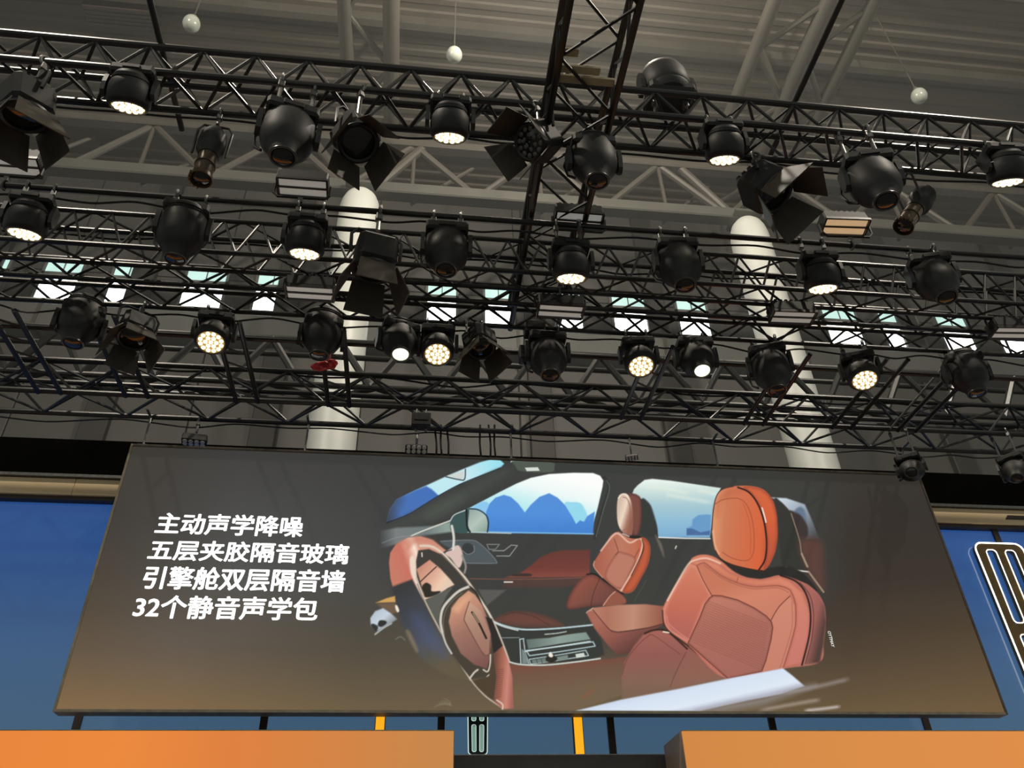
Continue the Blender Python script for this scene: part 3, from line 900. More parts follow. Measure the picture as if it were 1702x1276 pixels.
    line(Z3([(1340, 706), (1350, 716), (1480, 735)]), 2.0, (232, 228, 215))
    line(Z3([(1485, 735), (1580, 865)]), 3.0, (170, 142, 118), 1.0, alpha=0.9)
    fill(Z3([(920, 655), (1000, 695), (1130, 725), (1200, 715), (1330, 700), (1430, 730), (1540, 850), (1480, 860), (1400, 790), (1290, 760), (1180, 782), (1080, 770), (990, 730)]), (42, 41, 39), 1.6)
    # near seat back
    seat = Z4([(655, 505), (540, 425), (506, 375), (499, 300), (530, 228), (600, 110), (655, 25)]) + Z3([(738, 645), (795, 625), (862, 633), (930, 672), (1000, 730), (1080, 770), (1150, 785), (1220, 775), (1290, 757), (1360, 770)]) + Z4([(1290, 118), (1360, 150), (1420, 205), (1455, 275), (1462, 370), (1450, 490), (1425, 605), (1215, 642), (880, 702)])
    fill(seat, (Z4([(600, 100)])[0], Z4([(1000, 700)])[0], [(0, (218, 124, 96)), (0.35, (206, 116, 90)), (0.7, (196, 110, 92)), (1, (188, 112, 96))]), 1.2)
    fill(Z4([(1270, 120), (1350, 145), (1420, 205), (1456, 275), (1463, 370), (1450, 490), (1428, 605), (1335, 620), (1375, 480), (1385, 320), (1350, 200)]), (Z4([(1350, 300)])[0], Z4([(1470, 330)])[0], [(0, (172, 98, 88)), (0.5, (158, 92, 84)), (1, (84, 60, 54))]), 2.0, False)
    fill(Z4([(506, 300), (535, 228), (605, 110), (665, 25), (705, 42), (790, 214), (750, 262), (718, 345), (660, 490), (545, 425), (512, 372)]), (Z4([(640, 60)])[0], Z4([(600, 480)])[0], [(0, (214, 122, 92)), (0.5, (202, 106, 84)), (1, (178, 96, 88))]), 1.2, False, rim=(226, 140, 116), rimw=7)
    fill(Z4([(705, 40), (745, 22), (800, 62), (860, 104), (950, 142), (1050, 162), (1180, 156), (1252, 182), (1248, 218), (1140, 358), (1110, 330), (1040, 282), (940, 235), (850, 212), (795, 210)]), (Z4([(950, 130)])[0], Z4([(1000, 320)])[0], [(0, (204, 116, 86)), (0.5, (214, 128, 98)), (1, (208, 124, 98))]), 1.2, False)
    fill(Z4([(660, 22), (700, 2), (760, -4), (830, 20), (900, 75), (1000, 105), (1080, 115), (1190, 95), (1250, 120), (1330, 190), (1375, 320), (1365, 450), (1325, 615), (1212, 640), (1255, 500), (1284, 380), (1283, 260), (1252, 180), (1180, 154), (1050, 160), (950, 140), (860, 102), (800, 60), (745, 20), (705, 38)]), (Z4([(700, 0)])[0], Z4([(1350, 500)])[0], [(0, (226, 138, 106)), (0.3, (214, 120, 88)), (0.65, (222, 130, 104)), (1, (206, 118, 104))]), 1.2, False, rim=(190, 104, 84), rimw=6)
    fill(Z4([(1250, 215), (1278, 270), (1280, 385), (1250, 500), (1208, 640), (1085, 658), (1112, 590), (1142, 470), (1150, 392), (1140, 356), (1180, 290)]), (Z4([(1200, 250)])[0], Z4([(1150, 650)])[0], [(0, (212, 132, 106)), (1, (204, 126, 102))]), 1.2, False)
    ins = Z4([(800, 210), (850, 213), (945, 238), (1040, 284), (1112, 332), (1142, 366), (1150, 400), (1140, 470), (1110, 592), (1085, 658), (885, 700), (650, 492), (720, 340), (750, 262), (776, 226)])
    fill(ins, (Z4([(850, 210)])[0], Z4([(950, 690)])[0], [(0, (196, 120, 98)), (0.4, (178, 106, 90)), (1, (168, 100, 88))]), 1.2, False, rim=(150, 86, 72), rimw=5)
    for k in range(20):           # ribbed insert
        a0_, a1_ = (760 - 5.2 * k, 245 + 12.5 * k), (1125 - 2.0 * k, 380 + 14.2 * k)
        line(Z4([(a0_[0] + 12, a0_[1]), (a1_[0], a1_[1])]), 0.8, (136, 74, 62), 0.7, False, alpha=0.55)
    for k in range(26):
        a_ = 760 + 14.5 * k
        line(Z4([(a_, 235 + 6.6 * k), (a_ - 70 - 1.0 * k, 470 + 8.5 * k if a_ < 1040 else 600)]), 0.6, (150, 86, 74), 0.6, False, alpha=0.25)
    dk = (112, 56, 46)
    line(Z4([(705, 42), (740, 120), (792, 214)]), 1.4, dk)
    line(Z4([(1250, 215), (1185, 280), (1140, 356)]), 1.4, dk)
    line(ins + ins[:1], 1.5, dk, smooth=False)
    line(Z4([(700, 36), (745, 20), (800, 60), (860, 102), (950, 140), (1050, 160), (1180, 154), (1252, 182), (1283, 262), (1284, 382), (1255, 500), (1210, 640)]), 1.3, (150, 78, 62))
    line(Z4([(745, 32), (800, 72), (860, 114), (950, 152), (1050, 172), (1175, 166), (1240, 192)]), 0.9, (164, 88, 70))
    line(Z4([(1262, 250), (1265, 382), (1236, 500), (1192, 640)]), 1.2, (176, 96, 80), alpha=0.8)
    line(Z4([(945, 105), (938, 132)]), 1.4, (166, 84, 66))
    line(Z4([(1195, 92), (1290, 130), (1345, 200), (1372, 310), (1364, 450), (1322, 620)]), 2.8, (40, 28, 27), 1.0)
    line(Z4([(1310, 135), (1368, 210), (1390, 320), (1380, 460), (1342, 612)]), 1.4, (96, 58, 54))
    line(Z4([(530, 240), (590, 130), (650, 30), (690, 4), (760, -8), (840, 22)]), 2.6, (250, 214, 190), 1.4, alpha=0.85)
    line(Z4([(500, 300), (508, 375), (545, 428), (652, 508)]), 2.2, (58, 34, 30), 1.0, alpha=0.9)
    line(Z4([(526, 330), (540, 380), (600, 430), (655, 470)]), 1.6, (226, 146, 124), alpha=0.6)
    # near head rest
    hr = Z3([(862, 470), (866, 390), (876, 320), (892, 250), (930, 205), (1000, 186), (1100, 183), (1180, 200), (1230, 240), (1262, 295), (1281, 380), (1286, 500), (1270, 605), (1232, 690), (1190, 727), (1130, 722), (1000, 692), (920, 652), (884, 600)])
    fill(hr, (Z3([(870, 450)])[0], Z3([(1285, 480)])[0], [(0, (226, 150, 104)), (0.18, (208, 118, 78)), (0.45, (214, 106, 66)), (0.75, (222, 96, 52)), (1, (168, 66, 40))]), 1.0)
    fill(Z3([(1060, 192), (1110, 186), (1180, 202), (1230, 242), (1262, 296), (1281, 380), (1286, 500), (1270, 605), (1232, 690), (1192, 725), (1208, 640), (1216, 540), (1200, 410), (1160, 300), (1110, 228)]), (Z3([(1150, 200)])[0], Z3([(1260, 680)])[0], [(0, (214, 98, 56)), (0.4, (222, 92, 48)), (1, (190, 78, 52))]), 1.2, False, rim=(172, 70, 44), rimw=6)
    fill(Z3([(880, 330), (920, 240), (990, 205), (1060, 215), (1000, 240), (930, 280), (900, 380)]), (196, 96, 66), 6, alpha=0.5)
    line(Z3([(885, 300), (925, 275), (985, 264), (1045, 268), (1090, 312), (1122, 400), (1134, 520), (1128, 612), (1090, 662), (1000, 650), (930, 610)]), 1.2, (166, 76, 48))
    line(Z3([(1065, 300), (1100, 400), (1112, 520), (1108, 620)]), 0.9, (184, 86, 54))
    line(Z3([(1030, 193), (1100, 224), (1158, 300), (1198, 415), (1214, 545), (1204, 655), (1165, 722)]), 2.6, (38, 22, 20), 0.9)
    line(Z3([(1185, 325), (1200, 375), (1210, 416)]), 2.2, (240, 228, 216), 0.7)
    line(Z3([(862, 470), (872, 340), (892, 250), (930, 205), (1000, 186)]), 1.4, (60, 34, 28), 0.8)
    line(Z3([(884, 600), (920, 652), (1000, 692), (1130, 722), (1185, 727)]), 1.8, (48, 26, 22))
    line(Z3([(872, 470), (882, 560), (910, 620)]), 2.0, (244, 180, 150), 1.2, alpha=0.7)
    # steering wheel: the parts seen through it first
    fill(Z2([(392, 80), (440, 45), (520, 55), (600, 110), (680, 190), (738, 262), (725, 300), (650, 312), (560, 380), (440, 400), (400, 250)]), (64, 60, 55), 1.2, False)
    fill(Z1([(595, 765), (640, 725), (690, 708), (718, 765), (712, 835), (686, 865), (635, 800)]), (216, 188, 178), 1.2)
    line(Z1([(642, 570), (656, 650), (652, 735)]), 4.0, (214, 212, 204), 1.0)
    line(Z1([(598, 752), (640, 738)]), 1.4, (60, 56, 54))
    line(Z1([(715, 780), (740, 850), (732, 900)]), 3.0, (150, 142, 136), 1.2)
    fill(Z2([(393, 195), (485, 128), (560, 190), (632, 268), (660, 305), (610, 330), (560, 372), (450, 412), (425, 300)]), (Z2([(420, 190)])[0], Z2([(600, 320)])[0], [(0, (206, 138, 114)), (0.45, (224, 168, 142)), (0.8, (240, 200, 170)), (1, (230, 200, 176))]), 1.2, False)
    line(Z2([(418, 285), (470, 235), (532, 178)]), 1.8, (66, 46, 40))
    fill(Z2([(430, 320), (460, 290), (495, 310), (500, 350), (560, 350), (540, 375), (460, 395), (440, 360)]), (48, 44, 38), 1.2)
    line(Z2([(430, 80), (432, 105)]), 2.0, (220, 216, 206))
    fill(Z2([(450, 415), (560, 360), (650, 318), (605, 385), (565, 465), (550, 560), (552, 630), (500, 530)]), (92, 94, 87), 1.5, False)
    # rim of the wheel
    fill(Z2([(198, 150), (206, 80), (245, 20), (330, -25), (420, -38), (505, -12), (600, 62), (560, 88), (480, 52), (405, 62), (386, 150), (392, 260), (440, 395), (360, 270), (225, 322), (208, 260)]), (Z2([(200, 140)])[0], Z2([(420, 60)])[0], [(0, (204, 120, 98)), (0.45, (206, 112, 92)), (0.65, (226, 156, 132)), (0.85, (250, 226, 206)), (1, (216, 150, 126))]), 1.2, False)
    fill(Z2([(260, 10), (340, -28), (430, -36), (510, -8), (560, 40), (470, 10), (390, 10), (330, 60), (310, 20)]), (206, 124, 102), 3, alpha=0.6)
    fill(Z2([(218, 322), (300, 290), (362, 270), (400, 350), (440, 430), (520, 600), (640, 800), (770, 985), (640, 955), (500, 885), (400, 795), (340, 690), (285, 560), (240, 430)]), (Z2([(230, 320)])[0], Z2([(560, 900)])[0], [(0, (56, 56, 57)), (0.4, (66, 70, 78)), (0.68, (78, 82, 92)), (0.85, (88, 84, 76)), (1, (100, 88, 66))]), 3.0, False)
    fill(Z2([(370, 520), (430, 540), (520, 680), (600, 800), (560, 800), (460, 700), (390, 590)]), (78, 90, 132), 12, alpha=0.55)
    fill(Z2([(320, 640), (345, 640), (400, 760), (385, 770)]), (150, 128, 92), 3, alpha=0.7)
    # pale inner edge
    fill(Z2([(345, 120), (372, 100), (388, 150), (395, 250), (432, 350), (450, 410), (430, 390), (385, 300), (352, 220)]), (236, 212, 194), 1.6)
    line(Z2([(392, 260), (440, 395), (560, 630), (680, 830), (775, 975)]), 2.6, (204, 190, 170), 1.0)
    line(Z2([(398, 300), (452, 430), (570, 660), (690, 850)]), 1.2, (120, 110, 98), 0.8)
    line(Z2([(775, 975), (820, 1030), (890, 1100), (1000, 1175)]), 2.2, (196, 184, 164), 1.0)
    line(Z2([(420, 30), (500, 35), (580, 85), (650, 160), (740, 262), (830, 390), (925, 545), (1005, 735), (1045, 845)]), 3.6, (222, 206, 186), 1.2)
    line(Z2([(560, 85), (650, 172), (735, 275), (850, 440)]), 1.4, (120, 104, 90), 0.9)
    # hub
    fill(Z2([(556, 610), (550, 530), (580, 440), (640, 372), (700, 330), (768, 308), (815, 350), (868, 468), (910, 560), (930, 680), (925, 800), (912, 900), (905, 955), (780, 970), (690, 860), (610, 740)]), (72, 64, 54), 1.2, False)
    line(Z2([(575, 640), (562, 560), (580, 470), (640, 395), (700, 345), (768, 316)]), 4.2, (206, 202, 192), 1.0)
    line(Z2([(590, 660), (582, 570), (602, 480), (655, 410), (715, 362)]), 1.4, (110, 104, 96), 0.8)
    line(Z2([(575, 640), (600, 720), (640, 790)]), 3.0, (196, 194, 186), 1.0)
    line(Z2([(768, 316), (820, 370), (862, 470)]), 2.0, (40, 34, 30), 0.9)
    fill(Z2([(620, 565), (640, 470), (690, 402), (760, 345), (805, 375), (858, 450), (900, 560), (918, 640), (920, 730), (906, 830), (890, 898), (800, 868), (705, 790), (642, 665)]), (Z2([(640, 420)])[0], Z2([(880, 880)])[0], [(0, (206, 148, 118)), (0.2, (196, 136, 110)), (0.45, (160, 112, 96)), (0.75, (142, 98, 86)), (1, (124, 80, 74))]), 1.2, False)
    fill(Z2([(650, 470), (720, 400), (775, 385), (740, 440), (690, 500)]), (236, 172, 130), 5, alpha=0.7)
    fill(Z2([(765, 425), (850, 490), (912, 650), (908, 790), (882, 804), (845, 765), (742, 580), (732, 540)]), (Z2([(740, 450)])[0], Z2([(900, 780)])[0], [(0, (200, 156, 130)), (0.5, (172, 128, 108)), (1, (160, 112, 96))]), 1.2, False)
    line(Z2([(765, 425), (730, 540), (745, 585), (845, 765), (882, 804), (906, 795), (912, 700)]), 1.4, (112, 74, 62))
    line(Z2([(785, 500), (830, 570), (885, 682)]), 3.2, (34, 28, 24), 0.9)
    line(Z2([(790, 505), (832, 572)]), 1.0, (220, 196, 160), 0.7)
    line(Z2([(770, 965), (800, 925), (825, 905)]), 3.0, (205, 196, 180), 1.0)
    line(Z2([(865, 905), (895, 918), (912, 870), (915, 800)]), 2.4, (214, 200, 184), 0.9)
    line(Z2([(890, 955), (908, 940)]), 2.2, (210, 198, 182), 0.9)
    # lower spoke and far rim
    fill(Z2([(880, 530), (925, 545), (1003, 735), (935, 795), (918, 650)]), (46, 42, 40), 1.2, False)
    fill(Z2([(790, 985), (905, 950), (930, 800), (960, 780), (955, 1000), (940, 1120), (900, 1098), (830, 1035)]), (78, 64, 48), 1.5, False)
    fill(Z2([(935, 795), (1003, 735), (1045, 845), (1072, 960), (1078, 1180), (1000, 1183), (938, 1125), (958, 960)]), (Z2([(940, 950)])[0], Z2([(1078, 960)])[0], [(0, (112, 72, 58)), (0.35, (168, 98, 80)), (0.7, (206, 130, 112)), (1, (168, 98, 86))]), 1.2, False)
    for k in range(14):
        line(Z2([(955 + k * 0.5, 905 + 15 * k), (1008 - k * 1.5, 900 + 15 * k)]), 1.2, (112, 58, 44), 0.8, False, alpha=0.55)
    line(Z2([(1000, 1183), (1000, 1150), (960, 1120)]), 2.0, (226, 214, 196), 1.0)
    # stalks left of the wheel
    fill(Z2([(105, 432), (180, 400), (240, 385), (244, 428)]), (212, 158, 84), 1.2, False)
    fill(Z2([(110, 438), (244, 432), (262, 500), (215, 510), (150, 470)]), (112, 90, 70), 2, False)
    fill(Z2([(242, 450), (258, 455), (270, 490), (258, 498), (246, 480)]), (240, 224, 206), 1.0)
    fill(Z2([(66, 540), (100, 492), (155, 470), (210, 505), (256, 548), (215, 575), (105, 640), (70, 595)]), (Z2([(80, 490)])[0], Z2([(200, 620)])[0], [(0, (176, 190, 204)), (0.5, (200, 210, 222)), (1, (120, 126, 124))]), 1.4, False)
    fill(Z2([(120, 580), (135, 556), (175, 560), (180, 578), (150, 600), (125, 598)]), (48, 50, 48), 1.2)
    fill(Z2([(70, 595), (85, 580), (120, 600), (105, 640)]), (54, 56, 54), 1.2)
    line(Z2([(100, 655), (160, 610), (215, 578)]), 2.4, (176, 182, 178), 1.0)
    line(Z2([(245, 690), (280, 672), (310, 695)]), 2.0, (116, 116, 108), 1.0, alpha=0.8)
    for k in range(6):
        line(Z2([(520 + 14 * k, 1168 - 12 * k), (580 + 10 * k, 1150 - 4 * k), (640 - 2 * k, 1160 - 4 * k)]), 1.0, (150, 144, 118), 0.8, alpha=0.45)
    # pale bonnet edge along the bottom
    fill(Z4([(-10, 890), (250, 826), (600, 760), (880, 702), (1210, 640), (1262, 680), (1338, 745), (1200, 792), (1000, 830), (720, 892)]), (Z4([(600, 720)])[0], Z4([(640, 900)])[0], [(0, (196, 208, 228)), (0.35, (214, 226, 242)), (0.8, (222, 232, 244)), (1, (186, 190, 206))]), 1.4, False)
    fill(Z4([(700, 892), (900, 850), (1100, 815), (1335, 748), (1400, 740), (1100, 850), (860, 892)]), (150, 146, 148), 8, False, alpha=0.8)
    line(Z4([(1200, 790), (1400, 750), (1590, 705)]), 5.0, (158, 150, 148), 3.5, alpha=0.75, fade=True)
    line(Z4([(1060, 890), (1250, 855), (1420, 826)]), 5.0, (168, 154, 142), 3.0, alpha=0.8, fade=True)
    line(Z4([(1330, 890), (1430, 880), (1540, 866)]), 4.0, (214, 206, 206), 2.5, alpha=0.85, fade=True)


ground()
cabin()
lum = (CB @ np.array([0.3, 0.59, 0.11]))[:, None]
red = np.clip((CB[:, :1] - CB[:, 2:3]) / 60.0, 0, 1)
CB[:] = lum + (CB - lum) * (1 - 0.10 * red)
lin = np.clip(CB, 0, 255) / 255.0
lin = np.where(lin <= 0.04045, lin / 12.92, ((lin + 0.055) / 1.055) ** 2.4)
mp = bpy.data.materials.new('screen_picture')
mp.use_nodes = True
nt_ = mp.node_tree
b_ = nt_.nodes['Principled BSDF']
at_ = nt_.nodes.new('ShaderNodeAttribute')
at_.attribute_name = 'picture'
b_.inputs['Base Color'].default_value = (0.006, 0.006, 0.006, 1)
b_.inputs['Roughness'].default_value = 0.6
b_.inputs['Specular IOR Level'].default_value = 0.15
nt_.links.new(at_.outputs['Color'], b_.inputs['Emission Color'])
b_.inputs['Emission Strength'].default_value = 1.0
MATS['screen_picture'] = mp
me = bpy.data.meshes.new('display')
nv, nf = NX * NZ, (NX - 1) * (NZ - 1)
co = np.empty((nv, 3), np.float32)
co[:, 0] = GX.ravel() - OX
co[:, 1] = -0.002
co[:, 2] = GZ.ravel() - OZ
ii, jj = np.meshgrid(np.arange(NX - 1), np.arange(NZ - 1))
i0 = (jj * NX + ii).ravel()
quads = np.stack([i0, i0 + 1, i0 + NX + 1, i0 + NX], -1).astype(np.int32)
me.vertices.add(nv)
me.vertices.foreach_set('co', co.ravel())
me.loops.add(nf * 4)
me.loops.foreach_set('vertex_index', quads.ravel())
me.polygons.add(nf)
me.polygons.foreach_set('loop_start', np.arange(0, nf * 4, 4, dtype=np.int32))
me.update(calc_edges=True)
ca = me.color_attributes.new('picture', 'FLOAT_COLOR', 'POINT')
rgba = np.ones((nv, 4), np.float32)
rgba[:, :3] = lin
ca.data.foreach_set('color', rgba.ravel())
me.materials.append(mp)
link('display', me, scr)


# ---- white lettering shown on the screen
def lettering(text, left, right, top, bottom, material, bold=0.0, rot=0.0):
    ym, xm = (top + bottom) / 2, (left + right) / 2
    x0, x1 = P(left, ym, Y=SY).x, P(right, ym, Y=SY).x
    z0, z1 = P(xm, bottom, Y=SY).z, P(xm, top, Y=SY).z
    cu = bpy.data.curves.new('lettering', 'FONT')
    cu.body = text
    cu.size = 1.0
    cu.resolution_u = 3
    tmp = bpy.data.objects.new('lettering', cu)
    COL.objects.link(tmp)
    dg = bpy.context.evaluated_depsgraph_get()
    m2 = bpy.data.meshes.new_from_object(tmp.evaluated_get(dg))
    bpy.data.objects.remove(tmp)
    a = np.empty(len(m2.vertices) * 3, np.float32)
    m2.vertices.foreach_get('co', a)
    a = a.reshape(-1, 3)
    if rot:
        a = np.stack([a[:, 1], -a[:, 0], a[:, 2]], -1)
    lo_, hi_ = a.min(0), a.max(0)
    out = np.empty_like(a)
    out[:, 0] = x0 + (a[:, 0] - lo_[0]) / (hi_[0] - lo_[0]) * (x1 - x0) - OX
    out[:, 2] = z0 + (a[:, 1] - lo_[1]) / (hi_[1] - lo_[1]) * (z1 - z0) - OZ
    out[:, 1] = -0.0045
    faces = [tuple(p.vertices) for p in m2.polygons]
    bpy.data.meshes.remove(m2)
    vs2, fs2 = [], []
    for k in range(9):        # heavy strokes: the outline laid down in a small circle
        an = 2 * math.pi * k / 8
        rr_ = bold * (z1 - z0) if k < 8 else 0.0
        sh = np.array([rr_ * math.cos(an), -0.00012 * k, rr_ * math.sin(an) * 0.75], np.float32)
        fs2 += [tuple(i + len(vs2) for i in f) for f in faces]
        vs2 += [tuple(p) for p in (out + sh)]
    m2 = bpy.data.meshes.new('lettering')
    m2.from_pydata(vs2, [], fs2)
    m2.update()
    m2.materials.clear()
    m2.materials.append(MATS[material])
    return link('lettering', m2, scr)


lettering('主动声学降噪', 260.5, 503.5, 855.5, 889.5, 'text_white', 0.027)
lettering('五层夹胶隔音玻璃', 248, 579, 901, 934, 'text_white', 0.027)
lettering('引擎舱双层隔音墙', 239, 573, 944.5, 981.5, 'text_white', 0.027)
lettering('32个静音声学包', 224, 528, 991.5, 1029, 'text_white', 0.027)
lettering('OYTMAY', 1378.6, 1383.4, 1049, 1075, 'text_pale', 0.01, 1.0)

# ------------------------------------------------------------------ lighting trusses
def truss(name, label, cat, axis, a0, a1, c0, w, z0, h, pitch_v, pitch_h, rc, rb, group=None, faces='FBTU', trim=None, mat_='truss_black'):
    """Box truss. axis X: runs in x from a0 to a1, c0 = near y; axis Y: runs in y, c0 = low x."""
    if axis == 'X':
        o = Vector((a0, c0 + w / 2, z0))
        pt = lambda a, c, z: (a, c0 + c, z0 + z)
    else:
        o = Vector((c0 + w / 2, a0, z0))
        pt = lambda a, c, z: (c0 + c, a, z0 + z)
    t = empty(name, o)
    tag(t, label, cat, group)
    for c in (0, w):
        for z in (0, h):
            bar('chord', pt(a0, c, z), pt(a1, c, z), rc, mat_, t, 10, o)

    def zig(f, pitch, ph=0):
        k = 0
        a = a0
        while a + pitch <= a1 + 1e-6:
            s = (k + ph) % 2
            bar('brace', f(a, s), f(a + pitch, 1 - s), rb, mat_, t, 6, o)
            a += pitch
            k += 1
    if 'F' in faces:
        zig(lambda a, s: pt(a, 0, h * s), pitch_v)
    if 'B' in faces:
        zig(lambda a, s: pt(a, w, h * s), pitch_v, 1)
    if 'U' in faces:
        zig(lambda a, s: pt(a, w * s, 0), pitch_h)
    if 'T' in faces:
        zig(lambda a, s: pt(a, w * s, h), pitch_h, 1)
    return t


T1Y, T1Z, T1S = 3.80, ZE + 1.455 * 3.80, 0.085 * 3.80
truss('lighting_truss', 'black box truss nearest the pendant globes carrying lit wash heads', 'truss', 'X', -3.6, 6.0, T1Y, T1S, T1Z, T1S, 0.20, 0.20, 0.030, 0.014)
T2Y = 5.10
truss('lighting_truss', 'slim black lattice truss crossing in front of the white columns behind a lamp pipe', 'truss', 'X', -4.4, 6.9, T2Y, 0.043 * T2Y, ZE + 0.975 * T2Y, 0.075 * T2Y, 0.155, 0.31, 0.023, 0.0115)
T3Y = 5.50
T3W = T3Y * 0.059
truss('lighting_truss', 'black lattice truss crossing in front of the bright windows', 'truss', 'X', -4.6, 7.1, T3Y, T3W, ZE + 0.90 * T3Y, 0.04 * T3Y, 0.26, 0.32, 0.024, 0.012)
T4Y = 7.2
T4Z = ZE + 0.683 * T4Y
truss('screen_truss', 'black box truss the wide LED screen hangs from', 'truss', 'X', -5.2, 8.2, T4Y, 0.4, T4Z, 0.4, 0.42, 0.42, 0.030, 0.015)
T5Y = 8.95
truss('support_truss', 'heavy black truss with thick W bars above the booth fascia', 'truss', 'X', -6.2, 10.2, T5Y, 0.35, ZE + 0.715 * T5Y, 0.085 * T5Y, 0.46, 0.7, 0.042, 0.048, faces='FU')
# lamp pipes
PIPE2Y, PIPE2Z = 4.62, ZE + 1.10 * 4.62
PIPE3Y, PIPE3Z = 6.30, ZE + 0.797 * 6.30
PIPE2 = tag(build(MB().tube([(-4.2, PIPE2Y, PIPE2Z), (6.6, PIPE2Y, PIPE2Z)], 0.025, 10), 'lamp_pipe', 'truss_black', smooth=True), 'straight black lamp pipe that the middle row of wash heads hangs from', 'pipe')
PIPE3 = tag(build(MB().tube([(-5.0, PIPE3Y, PIPE3Z), (7.6, PIPE3Y, PIPE3Z)], 0.026, 10), 'lamp_pipe', 'truss_black', smooth=True), 'straight black pipe below the bright windows behind the lowest wash heads', 'pipe')
# main truss in depth, below the others
MZ = ZE + 5.15
main = truss('ladder_truss', 'black box truss running in depth across the other trusses with pale cross plates', 'truss', 'Y', 2.3, 6.1, 0.165 * 5.15, 0.09 * 5.15, MZ, 0.30, 0.26, 0.42, 0.027, 0.012)
mo = main.location
for (px, py, w_) in ((930, 85, 0.12), (980, 134, 0.42), (985, 118, 0.30)):
    q = P(px, py, z=MZ + 0.03)
    x0 = 0.165 * 5.15 + 0.03
    build(MB().box(x0 - mo.x, x0 + w_ - 0.02 - mo.x, q.y - 0.03 - mo.y, q.y + 0.03 - mo.y, 0.02, 0.045, 0.003), 'cross_plate', 'pale_plank', main)
# ladder beams in depth between the window truss and the screen truss
lad_me = {}
for (px, py, lab) in ((52, 600, 'short ladder beam in depth with bright pipes left of the hooded lamp'), (215, 630, 'short ladder beam in depth below the hooded lamp flap'), (400, 625, 'short ladder beam in depth behind the lowest lit wash head by the red cloth'),
                      (560, 640, 'short ladder beam in depth crossing the domed column'), (1072, 640, 'short ladder beam in depth under the lit wash head by a lit spot head'), (1275, 670, 'short ladder beam in depth crossing the column by the dark spot head'),
                      (1424, 680, 'short ladder beam in depth under the tilted lit wash head'), (1560, 660, 'short ladder beam in depth under the rod brace')):
    zz = ZE + 4.88
    q = P(px, py, z=zz)
    x0 = q.x - 0.11
    a0, a1 = 5.9, 7.18
    o = Vector((q.x, a0, zz))
    t = empty('ladder_beam', o)
    tag(t, lab, 'beam')
    for s in (-0.11, 0.11):
        bar('rail', (q.x + s, a0, zz), (q.x + s, a1, zz), 0.024, 'truss_black', t, 10, o)
    yy = a0 + 0.12
    while yy < a1 - 0.05:
        bar('rung', (q.x - 0.11, yy, zz), (q.x + 0.11, yy + 0.12, zz), 0.012, 'truss_black', t, 6, o)
        yy += 0.24

# rod brace on the far end
p0, p1 = P(1585, 590, Y=6.4), P(1480, 712, Y=7.15)
tag(build(MB().tube([p0, p1], 0.013, 8), 'rod_brace', 'steel_clamp', smooth=True), 'thin slanting steel rod brace below the windows', 'rod')

# ------------------------------------------------------------------ lamps
ME = {}


def m_clamp():
    mb = MB()
    ring = [(0.0, 0.038 * math.cos(R_(a)), 0.038 * math.sin(R_(a))) for a in range(-60, 241, 30)]
    mb.tube(ring, 0.010, 6)
    mb.box(-0.02, 0.02, -0.022, 0.022, -0.085, -0.03, 0.004)
    return mb.mesh('clamp', 'steel_clamp', True)


